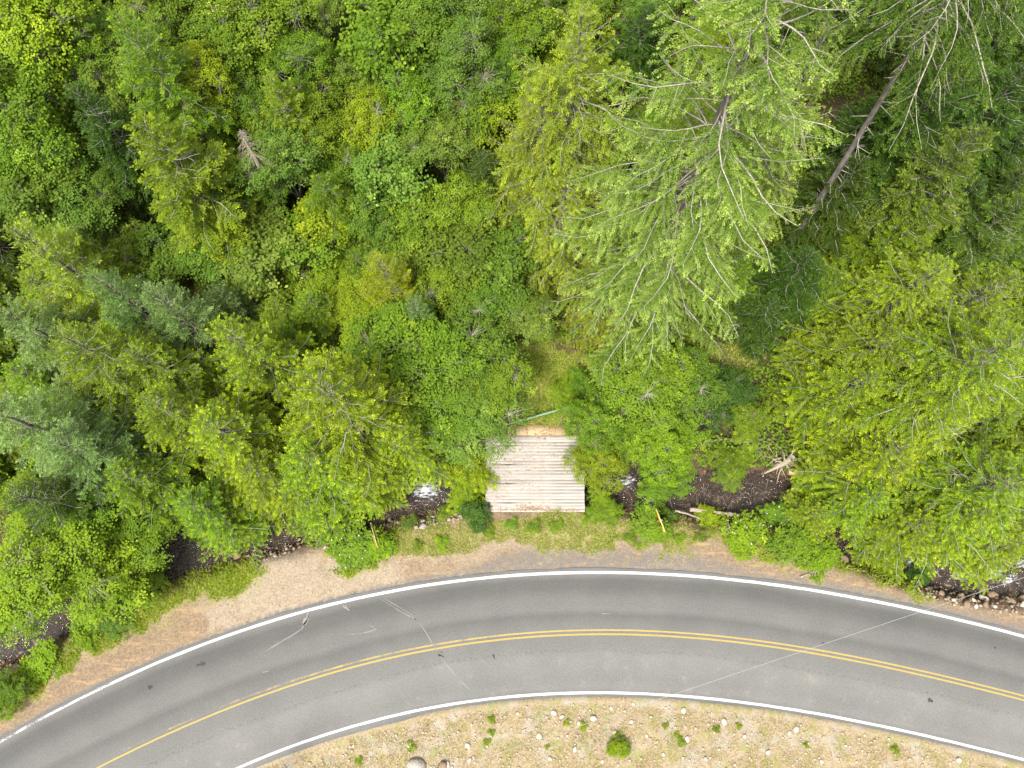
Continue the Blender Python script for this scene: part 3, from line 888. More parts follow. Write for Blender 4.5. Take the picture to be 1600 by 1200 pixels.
def deck_litter():
    g = np.random.default_rng(12); n = 1500
    qx = g.uniform(762, 908, n); qy = 682 + 116 * g.random(n) ** 1.25
    k = fnoise(qx * .035, qy * .05, 3) + .25 * (qy < 740) - .2 * (qx > 860) > .42 + .2 * g.random(n)
    e = np.concatenate([np.stack([g.normal(828, 14, 260), 797 - np.abs(g.normal(0, 5, 260))], 1), np.stack([g.uniform(765, 905, 200), 798 - np.abs(g.normal(0, 2, 200))], 1),
                        np.stack([g.uniform(765, 800, 160), g.uniform(690, 760, 160)], 1), np.stack([g.uniform(822, 870, 200), g.uniform(664, 684, 200)], 1)])
    qx = np.concatenate([qx[k], e[:, 0]]); qy = np.concatenate([qy[k], e[:, 1]])
    x, y = at(qx, qy, 0.0); n = len(x)
    Nn = unit(np.array([0, 0, 1.0]) + g.normal(0, .25, (n, 3))); D = unit(np.cross(Nn, g.normal(0, 1, (n, 3))))
    V, F, T = leaf_faces(np.stack([x, y, np.full(n, .012)], 1), D, Nn, .10 * g.uniform(.5, 1.4, n), .045 * g.uniform(.5, 1.3, n), g.random((n, 3)), .1, .5)
    add('deck_litter', np_mesh('deck_litter', V, F, T), None, leafmat('dead_leaf', (.12, .07, .035), (.30, .19, .10), (.40, .30, .17), .1, .02), label='brown dead leaves and straw lying on the bridge planks', cat='litter', kind='stuff')
deck_litter()

# ------------------------------------------------------------------ green bar gate beyond the bridge
M['green_paint'] = simple('faded_green_paint', (.13, .26, .18), (.24, .38, .29), 8, .5, .4, .1)
def build_gate():
    z = .95
    ax, ay, az = gp(788, 664, z); bx, by, bz = gp(885, 637, z)
    Lg = math.hypot(bx - ax, by - ay); a = math.atan2(by - ay, bx - ax)
    root = empty('bar_gate', (ax, ay, az), 'faded green metal bar gate standing past the far end of the plank bridge', 'gate', rz=a)
    def part(nm, f):
        mb = MB(); f(mb); add(nm, mb.mesh(nm, True), root, M['green_paint'])
    part('top_rail', lambda m: m.tube([(0, 0, z), (Lg * .5, 0, z + .01), (Lg, 0, z)], .038, 10))
    part('bottom_rail', lambda m: m.tube([(0, .05, .5), (Lg * .5, .05, .5), (Lg, .05, .5)], .03, 10))
    for t in (.25, .5, .75):
        part('upright', lambda m: m.tube([(Lg * t, .025, .5), (Lg * t, .01, .72), (Lg * t, 0, z)], .022, 8))
    for xx in (-.08, Lg + .08):
        part('post', lambda m: m.tube([(xx, 0, -.45), (xx, 0, .5), (xx, 0, 1.02)], .06, 12))
build_gate()

# ------------------------------------------------------------------ roadside signs
M['sign_yellow'] = simple('sign_yellow', (.72, .42, .015), (.80, .50, .02), 3, .4, .5, 0)
M['sign_black'] = simple('sign_black', (.015, .015, .015), (.03, .03, .03), 3, .5, .4, 0)
M['sign_metal'] = simple('sign_metal', (.45, .45, .44), (.6, .6, .58), 6, .4, .5, .1)
M['post_wood'] = simple('post_wood', (.20, .15, .10), (.34, .27, .19), 5, .9, .2, .4, .01, (5, 5, 1))

def build_sign(p0, p1, label, flip):
    """p0,p1: the two ends of the panel seen from above; the face looks along the road"""
    zc = 1.75; hh = .60
    (x0, y0, g0), (x1, y1, _) = gp(*p0, zc), gp(*p1, zc)
    cx, cy = (x0 + x1) / 2, (y0 + y1) / 2
    a = math.atan2(y1 - y0, x1 - x0); w = math.hypot(x1 - x0, y1 - y0)
    gz = float(ground_z(cx, cy))
    root = empty('arrow_sign', (cx, cy, gz), label, 'sign', 'large arrow signs on the outside of the bend', rz=a)
    f = 1 if flip else -1                   # side that carries the print
    mb = MB(); mb.box((0, 0, zc), (w, .012, hh)); panel = add('panel', mb.mesh('panel'), root, M['sign_metal'])
    mb = MB(); mb.box((0, f * .0085, zc), (w - .02, .004, hh - .02)); add('face', mb.mesh('face'), panel, M['sign_yellow'])
    d = f * .0135
    arrow = [(-.42, -.045), (.10, -.045), (.10, -.19), (.44, 0), (.10, .19), (.10, .045), (-.42, .045)]
    V = [(q[0] * w * .95, d + s, zc + q[1]) for s in (0, f * .003) for q in arrow]
    me = bpy.data.meshes.new('arrow'); n = 7
    me.from_pydata(V, [], [tuple(range(n))[::-1], tuple(range(n, 2 * n))] + [(i, (i + 1) % n, n + (i + 1) % n, n + i) for i in range(n)])
    add('arrow', me, panel, M['sign_black'])
    mb = MB(); mb.box((0, -f * .056, (zc + .3) / 2 - .2), (.09, .09, zc + .3 + .4)); add('post', mb.mesh('post'), root, M['post_wood'])
    for zz in (-.18, .18):
        mb = MB(); mb.tube([(0, f * .016, zc + zz), (0, f * .022, zc + zz)], .012, 8); add('bolt', mb.mesh('bolt'), panel, M['sign_metal'])
build_sign((585, 820), (590, 856), 'yellow arrow sign with black arrow amid the weeds west of the plank bridge', True)
build_sign((1021, 797), (1040, 831), 'yellow arrow sign with black arrow on the grassy verge east of the plank bridge', False)

def build_delineator():
    x, y, z = gp(53, 1083)
    r = empty('delineator_post', (x, y, z), 'thin brown roadside marker post with a white top beside the worn edge line', 'marker post', rz=.5)
    mb = MB(); mb.box((0, 0, .25), (.10, .03, 1.1)); add('post', mb.mesh('post'), r, simple('brown_plastic', (.07, .035, .02), (.11, .06, .04), 4, .6))
    mb = MB(); mb.box((0, 0, .875), (.104, .035, .15)); add('reflector_cap', mb.mesh('reflector_cap'), r, simple('white_plastic', (.75, .75, .75), (.82, .82, .82), 4, .5))
build_delineator()

# ------------------------------------------------------------------ overhead wire with its poles
def build_wire():
    z = 7.2
    A = np.array([*map(float, at(1985, 775, z)), z]); B = np.array([*map(float, at(330, 1330, z)), z])
    t = np.linspace(0, 1, 40)[:, None]
    P = A * (1 - t) + B * t; P[:, 2] -= .9 * 4 * (t * (1 - t))[:, 0] * .35
    mb = MB(); mb.tube(P, .009, 6)
    m, nt, out = newmat('wire'); principled(nt, out, (.30, .30, .29), .5, .4)
    add('overhead_wire', mb.mesh('overhead_wire', True), mat=m, label='thin pale overhead wire slung across the road between poles', cat='wire')
    for q, lb in ((A, 'wooden utility pole in the trees at the east end of the overhead wire'), (B, 'wooden utility pole on the dry bank at the west end of the overhead wire')):
        gz = float(ground_z(q[0], q[1]))
        r = empty('utility_pole', (q[0], q[1], gz), lb, 'pole', 'poles carrying the overhead wire')
        mb = MB(); mb.tube([(0, .17, -.8), (0, .17, 4), (0, .17, 8.2)], [.16, .14, .12], 12); add('post', mb.mesh('post', True), r, M['post_wood'])
        mb = MB(); mb.tube([(0, .06, z - gz), (0, -.02, z - gz), (0, -.03, z - gz + .02)], [.04, .05, .03], 8); add('insulator', mb.mesh('insulator', True), r, M['sign_metal'])
build_wire()

# ------------------------------------------------------------------ ROCKS
def rock_mesh(seed, flat=.7):
    g = np.random.default_rng(seed)
    import bmesh
    bm = bmesh.new(); bmesh.ops.create_icosphere(bm, subdivisions=2, radius=1)
    V = np.array([v.co[:] for v in bm.verts])
    for _ in range(9):                                   # chop with random planes: angular stone
        d = unit(g.normal(0, 1, 3)); lim = g.uniform(.55, .85)
        k = V @ d; V = V - np.where(k > lim, (k - lim) * .92, 0)[:, None] * d
    V = V * np.array([1, g.uniform(.6, .95), flat * g.uniform(.7, 1.1)]) + g.normal(0, .018, V.shape)
    F = np.array([[v.index for v in f.verts] for f in bm.faces]); bm.free()
    return np_mesh('rock', V, F)
ROCKS = [rock_mesh(s) for s in range(8)]

def rock(px, py, size, mat, label, group, name='boulder', zoff=0.0, cat='rock'):
    x, y, z = gp(px, py)
    o = add(name, ROCKS[random.randrange(8)], None, M[mat], (x, y, z + size * .18 + zoff), label, cat, group)
    o.rotation_euler = (random.uniform(-.25, .25), random.uniform(-.25, .25), random.uniform(0, 6.28))
    s = size * random.uniform(.9, 1.1); o.scale = (s, s, s * random.uniform(.8, 1.1))
    return o
LB = 'brown angular boulder lying along the stream edge under the yellow-green firs'
for px, py, s in ((420, 838, .32), (437, 845, .30), (390, 850, .24), (350, 868, .32), (372, 870, .30), (325, 862, .24), (640, 790, .3), (655, 800, .22), (625, 806, .26), (648, 812, .22),
                  (700, 700, .5), (675, 720, .45), (690, 735, .3), (610, 815, .24), (590, 812, .22), (560, 806, .24), (530, 812, .2)):
    rock(px, py, s, 'rock_brown', LB, 'boulders along the stream west of the bridge')
rock(478, 829, .38, 'rock_grey', 'big pale grey angular boulder at the stream edge by the sand patch', None)
rock(462, 832, .55, 'rock_brown', 'large mossy brown boulder touching the big pale grey boulder', None)
for px, py, s in ((110, 980, .45), (35, 1020, .30), (18, 1018, .28), (60, 1005, .5), (40, 985, .35), (210, 905, .35), (235, 875, .22), (300, 870, .25), (30, 1040, .3)):
    rock(px, py, s, 'rock_wet', 'wet dark boulder in the stream below the leafy bank', 'wet boulders in the stream by the leafy trees')
for px, py, s in ((1120, 782, .24), (1135, 778, .26), (1108, 772, .18), (1150, 780, .2), (1075, 790, .3), (1190, 775, .25), (985, 783, .3), (960, 775, .3)):
    rock(px, py, s, 'rock_brown', 'brown stone in the stream bed east of the plank bridge', 'stones in the stream east of the bridge')
for px, py, s in ((1460, 905, .5), (1480, 912, .5), (1495, 918, .3), (1530, 922, .5), (1550, 930, .35), (1500, 932, .3), (1575, 918, .45), (1590, 900, .4), (1510, 945, .28),
                  (1470, 928, .24), (1540, 945, .24), (1580, 940, .3), (1335, 868, .35), (1360, 882, .3), (1568, 880, .45), (1450, 920, .2), (1597, 936, .35), (1318, 875, .3)):
    rock(px, py, s, 'rock_brown', 'brown boulder in the rubble between the stream and the road under the wire', 'boulders in the rubble under the wire')
for px, py, s in ((1535, 935, .35), (1575, 938, .30), (1520, 938, .22), (1598, 945, .3), (1515, 925, .2), (1555, 948, .16), (1490, 938, .16), (1470, 918, .16), (1525, 948, .15)):
    rock(px, py, s, 'rock_pale', 'pale broken rock on top of the rubble under the wire', 'pale rocks in the rubble under the wire')
rock(662, 823, .34, 'rock_grey', 'flat sandy grey boulder bedded in the verge grass west of the bridge', None, zoff=-.12)
# pale stones of the dry bank south of the road
pale_px = [(990, 1100), (956, 1107), (733, 1165), (735, 1188), (900, 1170), (902, 1130), (1066, 1110), (1242, 1140), (1322, 1165), (1232, 1145), (866, 1114), (806, 1115), (1035, 1178),
           (985, 1128), (925, 1122), (1075, 1155), (640, 1165), (555, 1165), (1165, 1150), (1100, 1185), (1130, 1128), (860, 1185), (700, 1195), (940, 1190), (1500, 1187), (1010, 1150),
           (770, 1128), (840, 1150), (1200, 1175), (1285, 1190), (880, 1120), (960, 1145)]
for px, py in pale_px:
    rock(px + random.uniform(-3, 3), py, random.uniform(.10, .21), 'rock_pale', 'pale stone scattered on the dry bank below the road', 'pale stones scattered on the dry bank below the road', 'stone')
rock(650, 1196, .6, 'rock_grey', 'grey slab of rock breaking through the dry bank below the road', None)
rock(690, 1199, .4, 'rock_brown', 'brown slab of rock beside the grey slab on the dry bank', None)

def pebbles(name, polys, n, mats, smin, smax, label, cat, seed, keep=None):
    """uncountable small stones as one mesh"""
    g = np.random.default_rng(seed)
    base = np.array([(1, 0, 0), (-1, 0, 0), (0, 1, 0), (0, -1, 0), (0, 0, 1), (0, 0, -1)], float)
    f = np.array([(0, 2, 4), (2, 1, 4), (1, 3, 4), (3, 0, 4), (2, 0, 5), (1, 2, 5), (3, 1, 5), (0, 3, 5)])
    X = []; 
    for poly in polys:
        p = np.array(poly); k = int(n / len(polys))
        qx = g.uniform(p[:, 0].min(), p[:, 0].max(), k * 3); qy = g.uniform(p[:, 1].min(), p[:, 1].max(), k * 3)
        mk = inpoly(qx, qy, poly); X.append(np.stack([qx[mk][:k], qy[mk][:k]], 1))
    q = np.concatenate(X)
    z = np.zeros(len(q))
    for _ in range(3):
        x, y = at(q[:, 0], q[:, 1], z); z = ground_z(x, y)
    if keep is not None:
        k = keep(x, y, z); x, y, z = x[k], y[k], z[k]
    m = len(x); s = smin + (smax - smin) * g.random(m) ** 3
    V = base[None] * (1 + g.normal(0, .22, (m, 6, 1))) * s[:, None, None] * np.array([1, 1, .6])
    th = g.uniform(0, 6.28, m); c, sn = np.cos(th), np.sin(th)
    V = np.stack([V[..., 0] * c[:, None] - V[..., 1] * sn[:, None], V[..., 0] * sn[:, None] + V[..., 1] * c[:, None], V[..., 2]], -1)
    V = V + np.stack([x, y, z + s * .2], 1)[:, None]
    F = (np.arange(m)[:, None, None] * 6 + f[None]).reshape(-1, 3)
    r = np.repeat(g.random(m), 6)
    add(name, np_mesh(name, V.reshape(-1, 3), F, np.stack([r, r, r], 1)), None, mats, label=label, cat=cat, kind='stuff')

def pebmat(name, a, b, rough=.85):
    m, nt, out = newmat(name)
    at_ = nt.nodes.new('ShaderNodeAttribute'); at_.attribute_name = 'tint'
    sp = nt.nodes.new('ShaderNodeSeparateColor'); L(nt, at_.outputs['Color'], sp.inputs[0])
    n_ = noise(nt, 20, 3)
    principled(nt, out, mixc(nt, n_, mixc(nt, sp.outputs[0], a, b), mixc(nt, sp.outputs[0], b, a)), rough, .3)
    return m
south = lambda x, y, z: (y_inn(x) - y) > .55
pebbles('bank_gravel', [[(380, 1210), (560, 1150), (700, 1112), (850, 1096), (1000, 1094), (1150, 1106), (1300, 1130), (1450, 1165), (1600, 1205), (1600, 1240), (380, 1240)]], 2600,
        pebmat('bank_gravel', (.28, .22, .15), (.54, .47, .38)), .012, .10, 'small pale stones strewn over the dry bank below the road', 'gravel', 3, south)
bedp = [(int(a), int(b)) for a, b in stream_px[1:-2]]
pebbles('stream_stones', [[(a, b - 55) for a, b in bedp] + [(a, b + 50) for a, b in bedp[::-1]]], 6500, pebmat('stream_stones', (.05, .034, .022), (.22, .14, .08), .5), .03, .20,
        'small brown stones covering the stream bed', 'stones', 4, lambda x, y, z: pdist(x, y, STREAM) < 2.4)
pebbles('rubble', [[(1420, 905), (1500, 895), (1600, 905), (1600, 965), (1500, 950), (1440, 930)], [(560, 805), (640, 790), (720, 800), (730, 812), (640, 826), (560, 822)], [(380, 850), (470, 820), (500, 830), (440, 870), (390, 880)]], 1500,
        pebmat('rubble', (.16, .11, .07), (.44, .37, .29)), .03, .17, 'loose brown and pale rubble on the stream bank', 'rubble', 5)
pebbles('shoulder_gravel', [[(0, 1150), (250, 1020), (460, 945), (680, 900), (900, 882), (1070, 885), (1300, 915), (1600, 985), (1600, 960), (1300, 890), (1070, 862), (860, 858), (640, 880), (430, 930), (200, 1010), (0, 1110)]], 6000,
        pebmat('shoulder_gravel', (.12, .085, .055), (.36, .27, .18)), .008, .035, 'fine brown gravel along the road shoulder', 'gravel', 6, lambda x, y, z: (y - y_out(x)) > .3)

# ------------------------------------------------------------------ DEADWOOD
def debris():
    g = np.random.default_rng(91); n = 900
    c = catmull(STREAM, 40); i = g.integers(0, len(c), n)
    P = c[i] + g.normal(0, .95, (n, 2)); x, y = P[:, 0], P[:, 1]
    k = (y - y_out(x) > 2.2) & ~((np.abs(x - 1.25) < 3) & (y > BY0 - .2) & (y < BY1 + .2)); x, y = x[k], y[k]; n = len(x)
    z = np.maximum(ground_z(x, y), -1.12) + .05
    a = g.uniform(0, 6.28, n); l = g.uniform(.15, .75, n)[:, None]
    d = np.stack([np.cos(a), np.sin(a), g.normal(0, .18, n)], 1)
    A = np.stack([x, y, z], 1) - d * l / 2; B = A + d * l
    V, F = sticks(A, B, g.uniform(.008, .028, n), .006, 4)
    r = np.repeat(g.random(n), 8)
    add('stream_debris', np_mesh('stream_debris', V, F, np.stack([r, r, r], 1)), None, pebmat('driftwood_bits', (.05, .035, .025), (.30, .23, .17)), label='broken twigs and driftwood bits littering the stream bed', cat='debris', kind='stuff')
debris()
def log(name, a, b, r, label, cat='log', z=.1, bend=.1, group=None):
    (x0, y0, z0), (x1, y1, z1) = gp(*a), gp(*b)
    mb = MB(); t = np.linspace(0, 1, 9)
    z0 = max(z0, -1.0) + z; z1 = max(z1, -1.0) + z
    c = np.array([(x0 + x1) / 2, (y0 + y1) / 2, 0])
    P = np.stack([x0 + (x1 - x0) * t, y0 + (y1 - y0) * t, z0 + (z1 - z0) * t], 1) - c
    P[:, 1] += bend * np.sin(t * pi) * .6 + .02 * np.sin(t * 17); P[:, 2] += .03 * np.sin(t * 9)
    mb.tube(P, r * (1.1 - .5 * t) * (1 + .06 * np.sin(t * 23)), 8)
    add(name, mb.mesh(name, True), None, M['deadwood'], tuple(c), label, cat, group)
log('fallen_log', (1098, 692), (1148, 687), .07, 'pale straight fallen log on the brown bank east of the bridge', z=.25)
log('fallen_log', (1072, 798), (1138, 806), .12, 'pale broken log along the stream beside the verge weeds', z=.45)
log('fallen_branch', (1050, 800), (1090, 812), .06, 'thin split branch beside the pale broken log', 'branch', z=.5)
log('fallen_branch', (1140, 690), (1164, 701), .05, 'short pale branch lying between the fallen log and the root wad', 'branch', z=.3)
log('fallen_log', (1128, 804), (1182, 812), .10, 'grey rotting log half hidden in the verge weeds by the broken log', z=.4)
log('fallen_branch', (1250, 902), (1264, 898), .05, 'small broken branch on the verge by the road edge line', 'branch', z=.1)

def root_wad():
    x, y, z = gp(1215, 728)
    r = empty('root_wad', (x, y, z), 'grey weathered root wad of a driftwood stump in the stream', 'stump')
    g = np.random.default_rng(5)
    mb = MB(); mb.tube([(-1.0, -.5, .5), (-.3, -.15, .62), (.2, .1, .68), (.7, .45, .7)], [.05, .11, .17, .2], 8); add('stem', mb.mesh('stem', True), r, M['deadwood'])
    for k in range(24):
        a = g.uniform(0, 6.28); l = g.uniform(.5, 1.3)
        d = np.array([cos(a) - .25, sin(a) * .9 + .15, g.uniform(-.4, .5)])
        p0 = np.array([.2 + g.normal(0, .12), .15 + g.normal(0, .12), .66]); q = p0 + d * l * .5 + g.normal(0, .12, 3); e = p0 + d * l + g.normal(0, .22, 3)
        mb = MB(); mb.tube([p0, q, e], [.055, .036, .012], 5); add('root', mb.mesh('root', True), r, M['deadwood'])
    x, y, z = gp(1238, 738)
    mb = MB(); mb.tube([(-.35, 0, 0), (0, 0, .02), (.35, .02, 0)], [.2, .21, .2], 10)
    o = add('cut_log', mb.mesh('cut_log', True), None, M['tanboard'], (x, y, max(z, -1.1) + .25), 'short tan cut log end beside the driftwood root wad', 'log')
root_wad()

def dead_bush(px, py, r, n, label, h=1.0, mat='bark_pale', seed=1, name='dead_branches', ref=.6):
    x, y, z = gp(px, py, h * ref)
    g = np.random.default_rng(seed)
    A = np.zeros((n, 3)) + g.normal(0, .06, (n, 3)); 
    d = unit(g.normal(0, 1, (n, 3)) * np.array([1, 1, .3]) + np.array([0, 0, .75]))
    B = A + d * (np.array([r, r, h]) * g.uniform(.45, .8, (n, 1)))
    idx = np.repeat(np.arange(n), 4)
    t = g.uniform(.4, 1, len(idx))[:, None]
    A2 = A[idx] * (1 - t) + B[idx] * t; B2 = A2 + unit(d[idx] + g.normal(0, .5, (len(idx), 3))) * r * g.uniform(.2, .5, (len(idx), 1))
    A[:, 2] = -.1
    w = join([sticks(A, B, .022, .010), sticks(A2, B2, .010, .004)])
    add(name, np_mesh(name, w[0], w[1]), None, M[mat], (x, y, z), label, 'dead branches')
dead_bush(708, 505, 1.3, 22, 'bare grey dead bush beside the pale blue-green fir', 3.5, seed=2)
dead_bush(165, 845, 1.4, 26, 'bare pale twigs of a dead bush above the stream trees', 4.2, seed=3)
dead_bush(72, 895, 1.1, 18, 'bare dead twigs sticking out of the leafy streamside tree', 6.6, seed=4)
dead_bush(628, 745, .8, 22, 'bare twigs hanging over the foaming water west of the bridge', 1.2, seed=6, mat='bark')
dead_bush(1110, 665, .9, 30, 'brown heap of dead twigs on the bank east of the bridge', .6, seed=7, mat='bark')
dead_bush(1180, 695, 1.2, 50, 'tangle of thin dead twigs next to the driftwood root wad', .7, seed=8, mat='deadwood')

# dead-topped snag
def snag():
    x, y, z = gp(381, 212, 11.0); bx, by, bz = gp(440, 330)
    r = empty('snag', (bx, by, bz), 'dead-topped snag with bare white spire and drooping bleached twigs', 'dead tree')
    top = np.array([x - bx, y - by, 11.0])
    ax = lambda q: top[None] * (np.asarray(q) / 11.0)[:, None]
    mb = MB(); mb.tube(ax([-.4, 5.5, 9, 11.0]), [.16, .11, .06, .015], 8); add('trunk', mb.mesh('trunk', True), r, M['bark_pale'])
    g = np.random.default_rng(4); n = 80
    zz = g.uniform(8.2, 10.95, n); a = g.uniform(0, 6.28, n); l = .18 + (11.1 - zz) * .30 * g.uniform(.6, 1.1, n)
    A = ax(zz); d = np.stack([np.cos(a), np.sin(a), np.full(n, -.25)], 1)
    Mid = A + d * l[:, None] * .6; B = A + d * l[:, None] + np.c_[np.zeros((n, 2)), -.45 * l]
    w = join([sticks(A, Mid, .016, .010), sticks(Mid, B, .010, .004)])
    add('branches', np_mesh('branches', w[0], w[1]), r, M['deadwood'])
snag()

# ------------------------------------------------------------------ CONIFERS  (proto, apex px, apex py, height, crown radius, needles, label)
def conif(proto, px, py, h, r, mat, label, name='fir_tree', group=None, wood='bark_pale', **k):
    if px < 700: h *= 1.15
    return plant(proto, px, py, h, r, mat, name, label, 'conifer', group, wood=wood, **k)
conif('blue', -30, 640, 10, 3.3, 'fir_blue', 'blue-green fir with long drooping limbs west of the yellow-green firs')
conif('blue', 90, 520, 10, 3.2, 'fir_green', 'dull green fir wedged between the blue-green firs')
conif('blue', -10, 480, 9, 2.6, 'fir_blue', 'blue-green fir behind the dull green fir')
conif('soft', 235, 450, 9, 2.6, 'fir_blue', 'soft feathery blue-green hemlock at the edge of the old track', 'hemlock_tree')
conif('soft', 140, 425, 9, 2.2, 'fir_blue', 'feathery blue-green hemlock with a bent top above the dull green fir', 'hemlock_tree')
conif('soft', 335, 452, 6, 1.7, 'fir_blue', 'small feathery blue-green hemlock on the old track', 'hemlock_tree')
conif('soft', 25, 360, 10, 3.2, 'fir_olive', 'olive-yellow feathery hemlock above the blue-green firs', 'hemlock_tree')
conif('fir_a', 345, 505, 10, 2.7, 'fir_yellow', 'yellow-green fir beside the feathery hemlocks of the old track')
conif('fir_b', 476, 589, 12, 3.5, 'fir_yellow', 'tall yellow-green fir with a whorl of bare white limbs at its top')
conif('fir_a', 225, 625, 9, 2.7, 'fir_yellow', 'yellow-green fir next to the drooping blue-green fir')
conif('fir_a', 385, 735, 6, 2.7, 'fir_yellow', 'low yellow-green fir hanging over the stream between two taller firs')
conif('fir_a', 285, 790, 6, 2.5, 'fir_green', 'low green fir beside the leafy streamside trees')
conif('fir_b', 565, 745, 5, 2.2, 'fir_yellow', 'short yellow-green fir hanging over the foaming water')
conif('blue', 15, 775, 8, 2.6, 'fir_dark_shade', 'dark shaded fir under the drooping blue-green fir')
conif('fir_c', 1615, 535, 14, 4.5, 'fir_yellow', 'broad yellow-green fir with long pale limbs, tallest of the east clump')
conif('fir_c', 1490, 415, 11, 3.4, 'fir_yellow', 'yellow-green fir with pale twigs against the dark understory')
conif('fir_c', 1600, 745, 9, 3.6, 'fir_yellow', 'yellow-green fir of the east clump leaning over the rubble')
conif('fir_a', 1375, 770, 6, 2.5, 'fir_yellow', 'low yellow-green fir beside the driftwood root wad')
conif('fir_a', 1455, 815, 6, 2.5, 'fir_yellow', 'low yellow-green fir over the dark water under the wire')
conif('fir_b', 1600, 850, 5.5, 2.2, 'fir_yellow', 'small yellow-green fir near the rubble at the stream')
conif('fir_a', 1365, 590, 8, 2.9, 'fir_yellow', 'yellow-green fir on the clearing side of the east clump')
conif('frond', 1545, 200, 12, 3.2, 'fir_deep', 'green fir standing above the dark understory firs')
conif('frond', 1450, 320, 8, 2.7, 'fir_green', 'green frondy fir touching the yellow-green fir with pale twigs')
conif('frond_b', 1270, 400, 6.5, 2.6, 'fir_dark_shade', 'dark frondy hemlock below the leaning bare trunk', 'hemlock_tree')
conif('frond_b', 1350, 250, 8, 2.6, 'fir_dark_shade', 'dark frondy hemlock behind the leaning bare trunk', 'hemlock_tree')
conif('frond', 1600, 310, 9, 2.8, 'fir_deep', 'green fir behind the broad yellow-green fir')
conif('frond_b', 1530, 70, 13, 3.2, 'fir_dark_shade', 'tall dark fir in the shade of the leaning tree')
conif('frond', 1630, 90, 11, 3.0, 'fir_dark_shade', 'dark fir behind the tall dark fir')
conif('frond_b', 1430, 130, 9, 2.8, 'fir_dark_shade', 'dark hemlock squeezed between the leaning trunk and the tall dark fir', 'hemlock_tree')
conif('frond_b', 1210, 470, 5, 2.2, 'fir_dark_shade', 'low dark hemlock at the brown clearing edge', 'hemlock_tree')
conif('fir_c', 925, 15, 17, 4.2, 'fir_olive', 'olive-yellow fir with sparse pale twigs beside the giant pale fir')
conif('fir_c', 885, 270, 11, 3.2, 'fir_olive', 'olive-yellow fir below the sparse fir, over the grassy clearing')
conif('fir_c', 960, 420, 8, 2.9, 'fir_olive', 'olive-green fir at the grassy clearing under the giant pale fir')
conif('fir_c', 1290, 50, 20, 3.6, 'fir_pale', 'tall pale green fir crowding the giant pale fir')
conif('frond', 215, 190, 11, 3.7, 'fir_green', 'large frondy green hemlock with layered fans west of the snag', 'hemlock_tree')
conif('frond', 190, 25, 11, 3.2, 'fir_green', 'dark frondy hemlock behind the large layered hemlock', 'hemlock_tree')
conif('frond_b', 110, 130, 9, 2.4, 'fir_dark_shade', 'narrow dark hemlock among lime-green leafy trees', 'hemlock_tree')
conif('frond_b', 755, 240, 7, 2.2, 'fir_dark_shade', 'dark hemlock in the hollow beside the olive-yellow firs', 'hemlock_tree')
conif('soft', 800, 320, 6, 1.5, 'fir_green', 'young soft green fir in front of the dark hollow hemlock')
conif('frond', 500, 275, 7, 2.2, 'fir_green', 'frondy green hemlock east of the snag', 'hemlock_tree')
conif('soft', 590, 400, 8, 2.1, 'yellow', 'bright lime-yellow cedar on the old track', 'cedar_tree')
conif('soft', 645, 470, 6.5, 1.7, 'fir_blue', 'small pale blue-green fir behind the leafy trees of the bridge')
conif('frond', 420, 115, 8, 2.3, 'fir_green', 'frondy green hemlock under lime-green maples north of the snag', 'hemlock_tree')
conif('frond_b', 300, 250, 8, 2.0, 'fir_dark_shade', 'narrow dark hemlock squeezed between the layered hemlock and the snag', 'hemlock_tree')

conif('fir_a', 320, 655, 8, 3.0, 'fir_yellow', 'yellow-green fir in the middle of the fir clump west of the bridge')
conif('fir_a', 470, 705, 7, 3.0, 'fir_yellow', 'yellow-green fir below the tall fir with white limbs')
conif('fir_b', 620, 670, 6.5, 2.4, 'fir_yellow', 'yellow-green fir between the tall fir and the green leafy tree')
conif('blue', 75, 690, 8.5, 2.9, 'fir_blue', 'blue-green fir with hanging limbs above the green leafy tree')
conif('fir_a', 180, 740, 6.5, 2.6, 'fir_green', 'green fir between the blue-green firs and the stream trees')
conif('blue', 200, 545, 8, 2.8, 'fir_green', 'green fir under the feathery hemlocks')
conif('fir_c', 1520, 610, 10, 3.6, 'fir_yellow', 'yellow-green fir in the heart of the east clump')
conif('fir_c', 1420, 520, 9, 3.4, 'fir_yellow', 'yellow-green fir on the dark side of the east clump')
conif('fir_c', 1580, 430, 11, 3.2, 'fir_yellow', 'yellow-green fir behind the tallest fir of the east clump')
conif('fir_a', 1420, 700, 7, 3.0, 'fir_yellow', 'mid-height yellow-green fir over the stream in the east clump')
conif('fir_a', 1405, 640, 7, 2.4, 'fir_yellow', 'yellow-green fir at the west tip of the east clump')
conif('fir_a', 1540, 800, 7, 2.8, 'fir_yellow', 'yellow-green fir above the small fir by the rubble')
conif('fir_c', 850, 120, 13, 3.0, 'fir_olive', 'slim olive-yellow fir west of the sparse fir')
conif('fir_c', 1080, 330, 12, 3.2, 'fir_pale', 'pale green fir under the limbs of the giant pale fir')

conif('fir_a', 335, 808, 4.2, 2.2, 'fir_green', 'short green fir trailing its boughs over the stream beside the leafy trees')
conif('fir_a', 480, 782, 4.2, 2.2, 'fir_yellow', 'short yellow-green fir trailing over the stream stones below the tall fir')
conif('fir_a', 1290, 800, 4.0, 1.9, 'fir_yellow', 'short yellow-green fir over the stream beside the blossoming shrub')

